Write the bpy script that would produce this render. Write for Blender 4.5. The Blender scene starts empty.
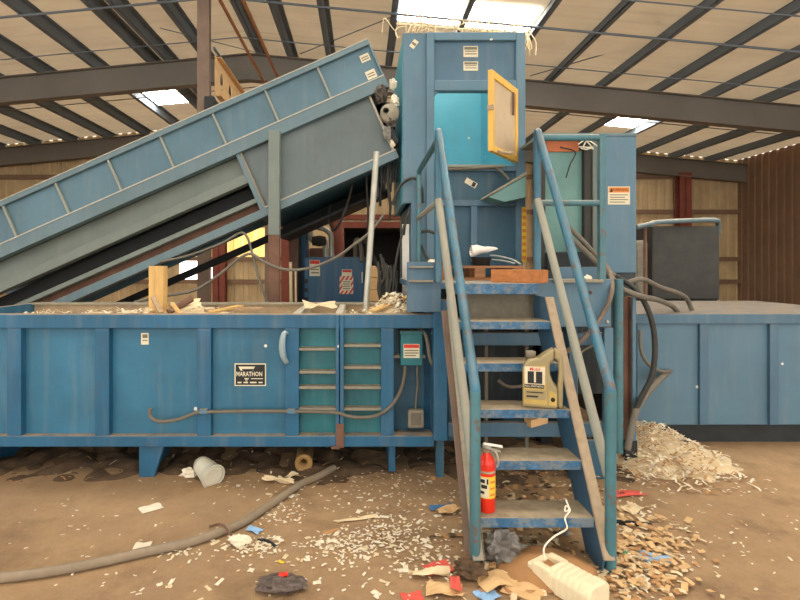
import bpy, math, random
from mathutils import Vector as Vec, Matrix, noise

C = bpy.context.scene.collection
R = random.Random(7)
F = 520.0; CX = 362.0; CY = 265.0; EYE = 1.55
def X(u, d): return (u - CX) * d / F
def Z(v, d): return EYE - (v - CY) * d / F
def P(u, v, d): return Vec((X(u, d), d, Z(v, d)))
def G(u, v):                       # point of the floor
    d = EYE * F / (v - CY)
    return Vec((X(u, d), d, 0.0))

# ------------------------------------------------------------------ materials
def lin(h):
    h = h.lstrip('#'); o = []
    for i in (0, 2, 4):
        c = int(h[i:i+2], 16) / 255
        o.append(c / 12.92 if c <= .04045 else ((c + .055) / 1.055) ** 2.4)
    return (*o, 1)
def mul(c, k): return (min(1, c[0]*k), min(1, c[1]*k), min(1, c[2]*k), 1)

def new_mat(name):
    m = bpy.data.materials.new(name); m.use_nodes = True
    nt = m.node_tree; nt.nodes.clear()
    out = nt.nodes.new('ShaderNodeOutputMaterial')
    b = nt.nodes.new('ShaderNodeBsdfPrincipled')
    nt.links.new(b.outputs[0], out.inputs[0])
    return m, nt, b
def mixc(nt, fac, a, b, mode='MIX'):
    n = nt.nodes.new('ShaderNodeMix'); n.data_type = 'RGBA'; n.blend_type = mode
    for s, val in ((n.inputs[0], fac), (n.inputs[6], a), (n.inputs[7], b)):
        if isinstance(val, bpy.types.NodeSocket): nt.links.new(val, s)
        else: s.default_value = val
    return n.outputs[2]
def tnoise(nt, scale, detail=4, rough=.6, coord='Object', stretch=None):
    tc = nt.nodes.new('ShaderNodeTexCoord'); n = nt.nodes.new('ShaderNodeTexNoise')
    n.inputs['Scale'].default_value = scale; n.inputs['Detail'].default_value = detail
    n.inputs['Roughness'].default_value = rough
    src = tc.outputs[coord]
    if stretch:
        mp = nt.nodes.new('ShaderNodeMapping'); mp.inputs['Scale'].default_value = stretch
        nt.links.new(src, mp.inputs[0]); src = mp.outputs[0]
    nt.links.new(src, n.inputs['Vector'])
    return n.outputs[0]
def ramp(nt, src, lo, hi):
    n = nt.nodes.new('ShaderNodeMapRange'); n.inputs[1].default_value = lo; n.inputs[2].default_value = hi
    n.clamp = True; nt.links.new(src, n.inputs[0]); return n.outputs[0]
def math2(nt, op, a, b):
    n = nt.nodes.new('ShaderNodeMath'); n.operation = op
    for i, val in enumerate((a, b)):
        if isinstance(val, bpy.types.NodeSocket): nt.links.new(val, n.inputs[i])
        else: n.inputs[i].default_value = val
    return n.outputs[0]
def bump(nt, b, h, strength=.3, dist=.01):
    n = nt.nodes.new('ShaderNodeBump'); n.inputs['Strength'].default_value = strength
    n.inputs['Distance'].default_value = dist
    nt.links.new(h, n.inputs['Height']); nt.links.new(n.outputs[0], b.inputs['Normal'])

DUST = lin('#b39a7a')
def paint(name, hexc, var=.16, dust=.7, rust=.25, rough=.5, metal=0, specks=False, dustc=None, scale=2.2, rlo=.62, rustc='#6b4630'):
    """weathered paint: blotches, vertical streaks, rust chips, dust lying on upward faces"""
    m, nt, b = new_mat(name); c = lin(hexc)
    col = mixc(nt, ramp(nt, tnoise(nt, scale, 5), .3, .7), mul(c, 1 - var), mul(c, 1 + var))
    st = ramp(nt, tnoise(nt, 3.0, 3, .5, stretch=(5, 5, .5)), .5, .8)
    col = mixc(nt, math2(nt, 'MULTIPLY', st, .22), col, lin('#8c8d86'))
    if rust:
        r = ramp(nt, tnoise(nt, 14, 8, .72), rlo, rlo+.08)
        col = mixc(nt, math2(nt, 'MULTIPLY', r, rust), col, lin(rustc))
    if specks:
        vn = nt.nodes.new('ShaderNodeTexVoronoi'); vn.inputs['Scale'].default_value = 3.6
        tc = nt.nodes.new('ShaderNodeTexCoord'); nt.links.new(tc.outputs['Object'], vn.inputs['Vector'])
        s = ramp(nt, vn.outputs['Distance'], .06, .045)
        col = mixc(nt, s, col, lin('#e6e2d6'))
    if dust:
        g = nt.nodes.new('ShaderNodeNewGeometry'); sx = nt.nodes.new('ShaderNodeSeparateXYZ')
        nt.links.new(g.outputs['Normal'], sx.inputs[0])
        up = ramp(nt, sx.outputs[2], .35, .85)
        f = math2(nt, 'MULTIPLY', up, ramp(nt, tnoise(nt, 6, 5), .15, .55))
        col = mixc(nt, math2(nt, 'MULTIPLY', f, dust), col, dustc or DUST)
    nt.links.new(col, b.inputs['Base Color'])
    b.inputs['Roughness'].default_value = rough; b.inputs['Metallic'].default_value = metal
    bump(nt, b, tnoise(nt, 9, 4), .08, .01)
    return m
def plain(name, hexc, rough=.6, metal=0, var=.1, scale=8, bmp=.15):
    m, nt, b = new_mat(name); c = lin(hexc)
    nt.links.new(mixc(nt, ramp(nt, tnoise(nt, scale, 5), .3, .7), mul(c, 1 - var), mul(c, 1 + var)), b.inputs['Base Color'])
    b.inputs['Roughness'].default_value = rough; b.inputs['Metallic'].default_value = metal
    if bmp: bump(nt, b, tnoise(nt, scale * 2, 5), bmp, .01)
    return m
def wood(name, hexc, axis=0):
    m, nt, b = new_mat(name); c = lin(hexc); s = [30, 30, 30]; s[axis] = 2
    g = tnoise(nt, 1.0, 6, .65, stretch=tuple(s))
    col = mixc(nt, ramp(nt, g, .35, .7), mul(c, .72), mul(c, 1.15))
    nt.links.new(col, b.inputs['Base Color']); b.inputs['Roughness'].default_value = .8
    bump(nt, b, g, .25, .005); return m
def glow(name, hexc, strength):
    m, nt, b = new_mat(name)
    b.inputs['Base Color'].default_value = lin(hexc)
    b.inputs['Emission Color'].default_value = lin(hexc); b.inputs['Emission Strength'].default_value = strength
    return m

M = {}
M['blue'] = paint('blue_machine_paint', '#1f5b7d', var=.2, dust=.85, rust=.5, specks=True)
M['blue_panel'] = paint('blue_panel_paint', '#2d6b89', var=.3, dust=.8, rust=.35, specks=True, scale=1.4)
M['teal_panel'] = paint('teal_panel_paint', '#216c75', var=.3, dust=.8, rust=.2)
M['tower'] = paint('faded_blue_paint', '#54768a', var=.1, dust=.6, rust=.15, specks=True)
M['tower_dark'] = paint('dull_blue_paint', '#496a80', var=.12, dust=.6, rust=.15, specks=True)
M['inner'] = paint('inner_blue_paint', '#5fb2c6', var=.12, dust=.4, rust=.05, specks=True, scale=1.2)
M['conv'] = paint('conveyor_blue_paint', '#4f7080', var=.2, dust=.7, rust=.3, specks=False, scale=1.3)
M['conv_low'] = paint('grey_blue_paint', '#5f6d6f', var=.22, dust=.6, rust=.3, scale=1.1)
M['conv_rail'] = paint('conveyor_rail_paint', '#5c747d', var=.1, dust=.9, rust=.15, dustc=lin('#cfc6b4'))
M['conv_green'] = paint('grey_green_paint', '#6c7771', var=.12, dust=.6, rust=.4)
M['rail'] = paint('teal_rail_paint', '#41707a', var=.3, dust=.5, rust=.75, rough=.42, rlo=.55)
M['rail_blue'] = paint('bright_rail_paint', '#346b82', var=.3, dust=.35, rust=.7, rough=.35, rlo=.55)
M['rail_dusty'] = paint('dusty_rail_paint', '#8f948a', var=.1, dust=.7, rust=.2, rough=.7)
M['stringer'] = paint('stringer_paint', '#3a6280', var=.15, dust=.8, rust=.4)
M['teal_dusty'] = paint('dusty_teal_paint', '#5f8a86', var=.2, dust=.7, rust=.4)
M['dusty'] = plain('dusty_steel', '#a8957c', .9, var=.14, scale=22)
M['dusty_grey'] = plain('dusty_grey_steel', '#8e8878', .85, var=.15, scale=20)
M['tread'] = paint('tread_paint', '#33648a', var=.35, dust=.92, rust=.7, scale=26, rlo=.48, rustc='#7f8480', dustc=lin('#a39481'))
M['dark'] = plain('dark_steel', '#23282b', .7, var=.3)
M['dark_blue'] = paint('dark_blue_paint', '#2c5468', var=.15, dust=.5, rust=.3)  # one dull dark blue for lower and recessed panels
M['cab_blue'] = paint('cabinet_blue_paint', '#1d5273', var=.08, dust=.5, rust=.05)
M['shade_dark'] = paint('shade_dark_paint', '#1d2a2f', var=.3, dust=.5, rust=.4)  # near-black colour paints in the deep shade behind the stair
M['dust_edge'] = plain('pale_dust_edge', '#b9b4a6', .9, var=.15, scale=30)
M['dusty_tread'] = plain('dusty_tread_plate', '#968871', .95, var=.22, scale=18, bmp=.5)
M['hose_brown'] = plain('brown_rubber_hose', '#75675a', .7, var=.15)
M['handle_grey'] = plain('grey_blue_plastic', '#8fa3a8', .5, var=.08)
M['rust'] = plain('rusty_steel', '#6f5142', .85, var=.25, scale=6)
M['column'] = plain('primer_brown_steel', '#7d6a5c', .8, var=.18, scale=3)
M['red_steel'] = plain('red_oxide_steel', '#85473a', .8, var=.18, scale=3)
M['tan_plate'] = plain('tan_plate', '#dcb684', .7, var=.1)
M['copper'] = plain('rusty_orange_pipe', '#a5714a', .6, var=.2)
M['belt'] = plain('black_rubber_belt', '#1b1f20', .75, var=.25)
M['rubber'] = plain('grey_rubber_hose', '#6d675b', .75, var=.15, scale=10)
M['rubber_dark'] = plain('dark_rubber_hose', '#34332f', .7, var=.2)
M['hose_floor'] = plain('dusty_floor_hose', '#8b7c68', .85, var=.14, scale=12)
M['galv'] = plain('galvanised_steel', '#b5b4a8', .45, .5, var=.12)
M['yellow'] = paint('yellow_door_paint', '#dcb254', var=.08, dust=.2, rust=.35)
M['door_panel'] = plain('worn_door_panel', '#bda88b', .7, var=.1, scale=5)
M['paper'] = plain('white_paper', '#e4dac4', .9, var=.06, bmp=0)
M['paper_cream'] = plain('cream_paper', '#dcc9a4', .9, var=.1, bmp=0)
M['label'] = plain('label_paper', '#dcd3b8', .7, var=.06, bmp=0)
M['ink'] = plain('black_ink', '#1d1d1c', .6, var=.05, bmp=0)
M['ink_grey'] = plain('grey_print', '#77725f', .7, var=.05, bmp=0)
M['orange_ink'] = plain('orange_print', '#dd8436', .7, var=.05, bmp=0)
M['red_ink'] = plain('red_print', '#cf3b2b', .7, var=.05, bmp=0)
M['yellow_ink'] = plain('yellow_print', '#f0c73a', .6, var=.05, bmp=0)
M['red_paint'] = plain('red_gloss_paint', '#e0301c', .3, var=.04, bmp=0)
M['cardboard'] = plain('brown_cardboard', '#b4885a', .9, var=.1, scale=5)
M['cardboard_brown'] = plain('bowed_brown_card', '#a57a4f', .9, var=.16, scale=7)
M['cardboard_pale'] = plain('pale_cardboard', '#d0ac7c', .9, var=.1, scale=5)
M['red_card'] = plain('red_card', '#d4574a', .8, var=.1)
M['blue_card'] = plain('blue_card', '#8db4dc', .8, var=.08)
M['blue_film'] = plain('blue_plastic_scrap', '#3f6f9e', .5, var=.15)
M['grey_film'] = plain('grey_plastic_film', '#8c8a84', .4, var=.25, scale=12)
M['grey_bag'] = plain('grey_plastic_bag', '#716d68', .35, var=.3, scale=9)
M['grey_dark'] = plain('dark_rag', '#544d46', .9, var=.3, scale=12)
M['dark_film'] = plain('dark_wrapper', '#5a4d47', .5, var=.4, scale=20)
M['green_card'] = plain('green_plastic', '#3f9a5c', .5)
M['foam'] = plain('cream_foam', '#e2d4b2', .85, var=.07, scale=14, bmp=.3)
M['jug'] = plain('silver_grey_plastic', '#a3946c', .42, .15, var=.1, scale=6, bmp=0)
M['jug_cap'] = plain('dull_cap', '#7f7866', .6, var=.1)
M['gold'] = plain('gold_label', '#c2a659', .5, var=.15)
M['clear'] = plain('cloudy_plastic', '#cfccba', .35, var=.08, scale=6)
M['timber_orange'] = wood('orange_timber', '#bd7a45', 0)
M['timber_pale'] = wood('pale_timber', '#d4ad6e', 2)
M['timber_grey'] = wood('weathered_board', '#b09474', 0)
M['pallet'] = wood('pallet_board', '#a0704c', 0)
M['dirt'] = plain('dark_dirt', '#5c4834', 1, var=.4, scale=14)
M['orange_panel'] = plain('rusted_orange_panel', '#c0714a', .8, var=.15)
M['white_wire'] = plain('white_wire', '#efe6d2', .5, var=.03, bmp=0)
M['brown_roll'] = plain('brown_tube', '#a5824e', .8, var=.12)
M['bulb_white'] = plain('white_moulding', '#e9e6de', .5, var=.04, bmp=0)
M['grey_box'] = plain('grey_cast_box', '#837c6c', .75, var=.12)

# floor
def floor_mat():
    m, nt, b = new_mat('dirty_brown_concrete')
    n1 = ramp(nt, tnoise(nt, .8, 6, .6), .32, .68); n2 = ramp(nt, tnoise(nt, 5, 6, .7), .35, .75)
    col = mixc(nt, n1, lin('#9d8161'), lin('#b8976f'))
    col = mixc(nt, math2(nt, 'MULTIPLY', n2, .65), col, lin('#86684a'))
    n3 = ramp(nt, tnoise(nt, 1.7, 7, .7), .50, .68)
    col = mixc(nt, math2(nt, 'MULTIPLY', n3, .75), col, lin('#745a41'))
    n4 = ramp(nt, tnoise(nt, 60, 4, .7), .62, .72)
    col = mixc(nt, math2(nt, 'MULTIPLY', n4, .4), col, lin('#d3bf9d'))
    nt.links.new(col, b.inputs['Base Color']); b.inputs['Roughness'].default_value = .8
    bump(nt, b, tnoise(nt, 16, 8, .75), .7, .02); return m
M['floor'] = floor_mat()
def roof_mat():
    m, nt, b = new_mat('roof_insulation')
    c = lin('#d8ccb8')
    col = mixc(nt, ramp(nt, tnoise(nt, .7, 5), .3, .7), mul(c, .85), mul(c, 1.08))
    w = ramp(nt, tnoise(nt, 1.0, 3, .6, stretch=(.15, 5, 1)), .5, .75)
    col = mixc(nt, math2(nt, 'MULTIPLY', w, .3), col, lin('#a8967c'))
    nt.links.new(col, b.inputs['Base Color']); b.inputs['Roughness'].default_value = .75
    bump(nt, b, tnoise(nt, 1.0, 4, .6, stretch=(.2, 6, 1)), .5, .05)
    t = nt.nodes.new('ShaderNodeBsdfTranslucent'); mx = nt.nodes.new('ShaderNodeMixShader')
    nt.links.new(mixc(nt, 1.0, col, (.92,.82,.68,1), 'MULTIPLY'), t.inputs['Color']); mx.inputs[0].default_value = ROOF_T
    out = [n for n in nt.nodes if n.type == 'OUTPUT_MATERIAL'][0]
    nt.links.new(b.outputs[0], mx.inputs[1]); nt.links.new(t.outputs[0], mx.inputs[2]); nt.links.new(mx.outputs[0], out.inputs[0])
    return m
ROOF_T = .17  # translucent share added so sky light through the roof brightens the hall
M['roof'] = roof_mat()
M['girder'] = plain('dark_girder_paint', '#77726a', .8, var=.1, scale=1)
M['purlin'] = plain('grey_purlin', '#6f7a84', .7, var=.1, scale=1)
M['wall'] = plain('tan_sheet_metal', '#d0b88e', .7, var=.15, scale=1.5)
M['wall_brown'] = plain('brown_sheet_metal', '#8b705a', .8, var=.15, scale=1.5)
M['alcove'] = plain('dark_alcove', '#2c2a27', .9, var=.2)
M['sky_pane'] = glow('skylight_and_fill_sheet', '#fff8ea', 14)
M['day_pane'] = glow('daylight_opening', '#fdfbf6', 3.2)
M['amber_pane'] = glow('amber_fibreglass', '#f0cb72', .95)
_nt = M['amber_pane'].node_tree; _b = [n for n in _nt.nodes if n.type == 'BSDF_PRINCIPLED'][0]
_w = ramp(_nt, tnoise(_nt, 1.0, 2, .5, stretch=(9, .1, .3)), .35, .65)
_nt.links.new(mixc(_nt, _w, lin('#c99a3e'), lin('#f8dc90')), _b.inputs['Emission Color'])

# ------------------------------------------------------------------ mesh builder
ORG = {}
class MB:
    def __init__(s): s.v = []; s.f = []; s.m = []; s.s = []; s.cur = 0
    def mat(s, i): s.cur = i; return s
    def add(s, vs, fs, smooth=False):
        o = len(s.v); s.v += [Vec(p) for p in vs]
        for f in fs: s.f.append([i + o for i in f]); s.m.append(s.cur); s.s.append(smooth)
        return s
    def obox(s, c, a, b, d):
        c, a, b, d = Vec(c), Vec(a), Vec(b), Vec(d)
        if a.cross(b).dot(d) < 0: a = -a
        vs = [c + a*i + b*j + d*k for k in (-1, 1) for j in (-1, 1) for i in (-1, 1)]
        return s.add(vs, [(0,2,3,1),(4,5,7,6),(0,1,5,4),(2,6,7,3),(0,4,6,2),(1,3,7,5)])
    def box(s, x0, x1, y0, y1, z0, z1):
        return s.obox(((x0+x1)/2, (y0+y1)/2, (z0+z1)/2), (abs(x1-x0)/2,0,0), (0,abs(y1-y0)/2,0), (0,0,abs(z1-z0)/2))
    def px(s, u0, u1, v0, v1, d, dep):        # a block whose front face lies at distance d
        return s.box(X(u0,d), X(u1,d), d, d+dep, Z(v1,d), Z(v0,d))
    def beam(s, p0, p1, w, h, up=(0,0,1)):
        p0, p1 = Vec(p0), Vec(p1); t = (p1-p0); L = t.length; t.normalize()
        sd = t.cross(Vec(up))
        if sd.length < 1e-4: sd = t.cross(Vec((0,1,0)))
        sd.normalize(); n = sd.cross(t)
        return s.obox((p0+p1)/2, t*L/2, sd*w/2, n*h/2)
    def prism(s, pts, ext):
        pts = [Vec(p) for p in pts]; e = Vec(ext); n = len(pts)
        nor = Vec((0,0,0))
        for i in range(n): nor += pts[i].cross(pts[(i+1) % n])
        if nor.dot(e) > 0: pts.reverse()
        vs = pts + [p + e for p in pts]
        return s.add(vs, [list(range(n)), list(range(2*n-1, n-1, -1))] + [(i, i+n, (i+1) % n + n, (i+1) % n) for i in range(n)])
    def tube(s, pts, r, n=10, curve=True, cap=True):
        pts = [Vec(p) for p in pts]
        if curve and len(pts) > 2: pts = smooth(pts)
        rr = r if callable(r) else (lambda t: r)
        k = len(pts); vs = []; t0 = (pts[1]-pts[0]).normalized()
        a = t0.orthogonal().normalized()
        for i, p in enumerate(pts):
            t = (pts[min(i+1, k-1)] - pts[max(i-1, 0)]).normalized()
            a = (a - t * a.dot(t)).normalized(); b = t.cross(a); q = rr(i/(k-1))
            for j in range(n):
                w = 2*math.pi*j/n; vs.append(p + (a*math.cos(w) + b*math.sin(w))*q)
        fs = [(i*n+j, i*n+(j+1) % n, (i+1)*n+(j+1) % n, (i+1)*n+j) for i in range(k-1) for j in range(n)]
        s.add(vs, fs, True)
        if cap: s.add(vs[:n], [list(range(n))[::-1]]); s.add(vs[-n:], [list(range(n))])
        return s
    def lathe(s, prof, c, n=24, ax=(0,0,1)):
        c = Vec(c); ax = Vec(ax).normalized(); a = ax.orthogonal().normalized(); b = ax.cross(a); vs = []
        for r, z in prof:
            for j in range(n):
                w = 2*math.pi*j/n; vs.append(c + ax*z + (a*math.cos(w)+b*math.sin(w))*max(r, 1e-4))
        k = len(prof)
        return s.add(vs, [(i*n+j, i*n+(j+1) % n, (i+1)*n+(j+1) % n, (i+1)*n+j) for i in range(k-1) for j in range(n)], True)
    def sheet(s, fn, nu, nv, smooth=True):
        vs = [fn(i/nu, j/nv) for j in range(nv+1) for i in range(nu+1)]; w = nu+1
        return s.add(vs, [(j*w+i, j*w+i+1, (j+1)*w+i+1, (j+1)*w+i) for j in range(nv) for i in range(nu)], smooth)
    def build(s, name, mats, parent=None, bevel=0, solid=0, tagd=None):
        if not isinstance(mats, (list, tuple)): mats = [mats]
        me = bpy.data.meshes.new(name); o = bpy.data.objects.new(name, me); C.objects.link(o)
        if parent is not None: org = ORG[parent.name]
        elif tagd and tagd.get('base'): org = Vec(tagd['base'])
        elif s.v:
            xs = [p.x for p in s.v]; ys = [p.y for p in s.v]; zs = [p.z for p in s.v]
            org = Vec(((min(xs)+max(xs))/2, (min(ys)+max(ys))/2, min(zs)))
        me.from_pydata([tuple(p - org) for p in s.v], [], s.f)
        for m in mats: me.materials.append(M[m] if isinstance(m, str) else m)
        for p, mi, sm in zip(me.polygons, s.m, s.s): p.material_index = mi; p.use_smooth = sm
        me.update()
        ORG[o.name] = org
        if parent is not None: o.parent = parent
        else: o.location = org
        if bevel:
            b = o.modifiers.new('bevel', 'BEVEL'); b.width = bevel; b.segments = 2; b.limit_method = 'ANGLE'; b.angle_limit = .6
        if solid:
            b = o.modifiers.new('thickness', 'SOLIDIFY'); b.thickness = solid; b.offset = 0
        return o
def smooth(pts, sub=6):
    q = [pts[0]*2 - pts[1]] + pts + [pts[-1]*2 - pts[-2]]; out = []
    for i in range(1, len(q)-2):
        a, b, c, d = q[i-1:i+3]
        for k in range(sub):
            t = k/sub
            out.append(.5*((2*b) + (c-a)*t + (2*a-5*b+4*c-d)*t*t + (3*b-a-3*c+d)*t*t*t))
    out.append(pts[-1]); return out
def round_path(pts, r=.05, k=5):
    pts = [Vec(p) for p in pts]; out = [pts[0]]
    for i in range(1, len(pts)-1):
        a = (pts[i-1]-pts[i]); b = (pts[i+1]-pts[i])
        ra = min(r, a.length*.45, b.length*.45)
        a = pts[i] + a.normalized()*ra; b = pts[i] + b.normalized()*ra
        for j in range(k+1):
            t = j/k; out.append(a*(1-t)**2 + pts[i]*2*t*(1-t) + b*t*t)
    out.append(pts[-1]); return out
def tag(o, label, cat, group=None, kind=None):
    if label: o['label'] = label
    if cat: o['category'] = cat
    if group: o['group'] = group
    if kind: o['kind'] = kind
    return o
def thing(name, label, cat, base, group=None):
    o = bpy.data.objects.new(name, None); C.objects.link(o); o.empty_display_size = .1
    o.location = Vec(base); ORG[o.name] = Vec(base)
    return tag(o, label, cat, group)
def struct(o, label=None, cat=None):
    o['kind'] = 'structure'
    if label: o['label'] = label
    if cat: o['category'] = cat
    return o
def dup(root, off, label=None, group=None):
    r = root.copy(); C.objects.link(r); r.location = root.location + Vec(off)
    ORG[r.name] = r.location.copy()
    if label: r['label'] = label
    if group: r['group'] = group
    for ch in list(root.children):
        c = ch.copy(); C.objects.link(c); c.parent = r; ORG[c.name] = ORG[r.name]
    return r
def text(name, s, size, p, xd, nd, mat, parent, ext=.0006, bold=0, sx=1.0, cap_h=None):
    """lettering as a mesh, centred on p, reading along xd on the surface whose outward normal is nd"""
    cu = bpy.data.curves.new('t', 'FONT'); cu.body = s; cu.size = 1; cu.align_x = 'CENTER'; cu.align_y = 'CENTER'
    cu.extrude = .002; cu.offset = bold; cu.resolution_u = 2
    ob = bpy.data.objects.new('t', cu); C.objects.link(ob)
    bpy.context.view_layer.update()
    me = bpy.data.meshes.new_from_object(ob.evaluated_get(bpy.context.evaluated_depsgraph_get()))
    bpy.data.objects.remove(ob); bpy.data.curves.remove(cu)
    xd = Vec(xd).normalized(); nd = Vec(nd).normalized(); yd = nd.cross(xd); p = Vec(p); org = ORG[parent.name]
    for v in me.vertices:
        c = v.co; v.co = p + xd*c.x*size*sx + yd*c.y*size + nd*(c.z/.002)*ext - org
    me.materials.clear(); me.materials.append(M[mat]); me.name = name
    o = bpy.data.objects.new(name, me); C.objects.link(o); o.parent = parent; ORG[o.name] = org
    return o

# ================================================================== SETTING
RIDGE, RZ, SL = -2.6, 6.64, .094
YB, YF = 18.0, -9.0
XL, XR = -14.0, 13.0
def roofz(x): return RZ - SL*abs(x-RIDGE)
struct(MB().box(XL, XR, YF, YB, -.1, 0).build('floor', 'floor'), 'dusty brown concrete floor strewn with paper scraps', 'floor')
b = MB()
for xa, xb in ((XL, RIDGE), (RIDGE, XR)):
    b.add([(xa,YF,roofz(xa)), (xb,YF,roofz(xb)), (xb,YB,roofz(xb)), (xa,YB,roofz(xa))], [(0,3,2,1)])
struct(b.build('ceiling', 'roof'), 'pale tan insulated underside of gabled metal roof', 'ceiling')
PUR = [-12.35,-11.1,-9.85,-8.6,-7.35,-6.1,-4.85,-4.45,-3.6,-2.33,-1.62,-.715,.62,1.9,3.25,4.36,5.58,6.85,8.1,9.35,10.6,11.85]
for x in PUR:
    z = roofz(x); w = .05
    b = MB().box(x-.006, x+.006, YF, YB, z-.24, z-.005).box(x-.09, x+.006, YF, YB, z-.24, z-.22).box(x-.006, x+.10, YF, YB, z-.02, z-.005)
    b.box(x-.09, x-.08, YF, YB, z-.24, z-.18)
    struct(b.build('purlin', 'purlin'), 'grey steel roof purlin running away under the roof', 'roof beam')
for y in (12.0, 17.6):
    b = MB()
    for xa, xb in ((XL, RIDGE), (RIDGE, XR)):
        za, zb = roofz(xa)-.24, roofz(xb)-.24
        for y0, y1, t0, t1 in ((y-.01,y+.01,-.58,0), (y-.12,y+.12,-.6,-.575), (y-.12,y+.12,-.02,.0)):
            b.prism([(xa,y0,za+t0),(xb,y0,zb+t0),(xb,y0,zb+t1),(xa,y0,za+t1)], (0,y1-y0,0))
    struct(b.build('roof_girder', 'girder'), 'deep dark roof girder crossing the hall' if y < 13 else 'dark roof girder against the far wall', 'roof beam')
n = 0
def sky(xa, xb, ya, yb):
    global n; n += 1
    o = MB().prism([(xa,ya,roofz(xa)-.02),(xb,ya,roofz(xb)-.02),(xb,yb,roofz(xb)-.02),(xa,yb,roofz(xa)-.02)], (0,0,-.012)).build('window_%d' % n, 'sky_pane')
    struct(o, 'glowing translucent skylight sheet between purlins, unseen rows added for light', 'skylight')
for ya, yb, bays in ((9.2,10.1,((.66,1.86),(1.94,3.21))), (14.2,15.4,((-6.06,-4.9),(6.9,8.05))),
                     (4.2,5.4,((-6.06,-4.9),(-.67,.58),(.66,1.86),(3.29,4.32),(5.62,6.8))), (-.8,.4,((-4.8,-3.64),(-.67,.58),(3.29,4.32))), (-5,-3.8,((-2.29,-.75),(.66,1.86)))):  # rows overhead and behind the camera are unseen, added for top light
    for a, c in bays: sky(a+.03, c-.03, ya, yb)
# corrugated walls
def corr(name, p0, p1, z0f, z1f, mat, holes=(), pitch=.3):
    p0, p1 = Vec(p0), Vec(p1); L = (p1-p0).length; t = (p1-p0)/L; nrm = Vec((-t.y, t.x, 0)); b = MB()
    prof = [(0,0),(.55,0),(.65,.035),(.9,.035)]
    xs = []
    for i in range(int(L/pitch)+1):
        for a, h in prof: xs.append((min(L, (i+a)*pitch), h))
    xs.append((L, 0))
    for (a, ha), (c, hc) in zip(xs[:-1], xs[1:]):
        if c-a < 1e-6: continue
        mid = (a+c)/2; segs = [(None, None)]
        zz = [(z0f, None)]
        A, D = p0+t*a+nrm*ha, p0+t*c+nrm*hc
        top = lambda q: z1f(q.x) if callable(z1f) else z1f
        cuts = sorted([h for h in holes if h[0] <= mid <= h[1]], key=lambda h: h[2])
        lo = z0f
        for h in cuts:
            if h[2] > lo: b.add([(A.x,A.y,lo),(D.x,D.y,lo),(D.x,D.y,h[2]),(A.x,A.y,h[2])], [(0,1,2,3)])
            lo = h[3]
        b.add([(A.x,A.y,lo),(D.x,D.y,lo),(D.x,D.y,top(D)),(A.x,A.y,top(A))], [(0,1,2,3)])
    return struct(b.build(name, mat))
DX0, DX1, DZ = X(343,18), X(418,18), Z(228,18)
WX0, WX1, WZ0, WZ1 = X(180,18), X(214,18), Z(282,18), Z(257,18)
AX0, AX1, AZ0, AZ1 = X(226,18), X(276,18), Z(257,18), Z(228,18)
o = corr('wall_back', (XL,18,0), (XR,18,0), 0, lambda x: roofz(x), 'wall',
         [(DX0-XL, DX1-XL, 0, DZ), (WX0-XL, WX1-XL, WZ0, WZ1), (AX0-XL, AX1-XL, AZ0, AZ1)])
tag(o, 'tan corrugated metal far wall with dark doorway', 'wall')
o = corr('wall_left', (XL,4,0), (XL,18,0), 0, roofz(XL), 'wall_brown'); tag(o, 'brown corrugated side wall of the hall', 'wall')
o = corr('wall_right', (XR,18,0), (XR,4,0), 0, roofz(XR), 'wall_brown'); tag(o, 'brown corrugated wall at the far side behind the machine', 'wall')
b = MB().box(DX0,DX1,21,21.1,0,DZ).box(DX0-.1,DX0,18.02,21,0,DZ).box(DX1,DX1+.1,18.02,21,0,DZ).box(DX0,DX1,18.1,21,DZ,DZ+.1).box(DX0,DX1,18.1,21,-.05,.002)
struct(b.build('door_1', 'alcove'), 'wide dark doorway in the far wall', 'doorway')
struct(MB().box(DX0-.2,DX1+.2,17.86,17.98,DZ,DZ+.2).box(DX0-.2,DX1+.2,17.8,17.98,DZ+.28,DZ+.45).build('trim_1', 'red_steel', bevel=.01), 'red steel header above the dark doorway', 'beam')
struct(MB().box(WX0,WX1,18.0,18.02,WZ0,WZ1).build('window_20', 'day_pane'), 'small bright opening to daylight in the far wall', 'window')
struct(MB().box(AX0,AX1,18.0,18.02,AZ0,AZ1).build('window_21', 'amber_pane'), 'glowing amber fibreglass panel high in the far wall', 'window')
# girts on the far wall
for z in (1.0, Z(257,18)-.05, 3.4, 4.6):
    for xa, xb in ((XL, DX0), (DX1, XR)):
        if z == 3.4 or z == 4.6: pass
        struct(MB().box(xa, xb, 17.84, 17.96, z-.09, z+.05).build('wall_girt', 'wall_brown'), 'horizontal steel rail along the far wall', 'wall rail')
for x, w in ((X(219.5,17.6),.42), (X(285,14),.0), (8.2,.4), (10.9,.4), (6.05,.4)):
    if w: struct(MB().box(x-w/2,x+w/2,17.5,17.52,0,roofz(x)-.7).box(x-w/2,x+w/2,17.78,17.8,0,roofz(x)-.7).box(x-.012,x+.012,17.5,17.8,0,roofz(x)-.7).build('wall_column', 'red_steel'), 'red oxide steel column against the far wall', 'column')
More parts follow.
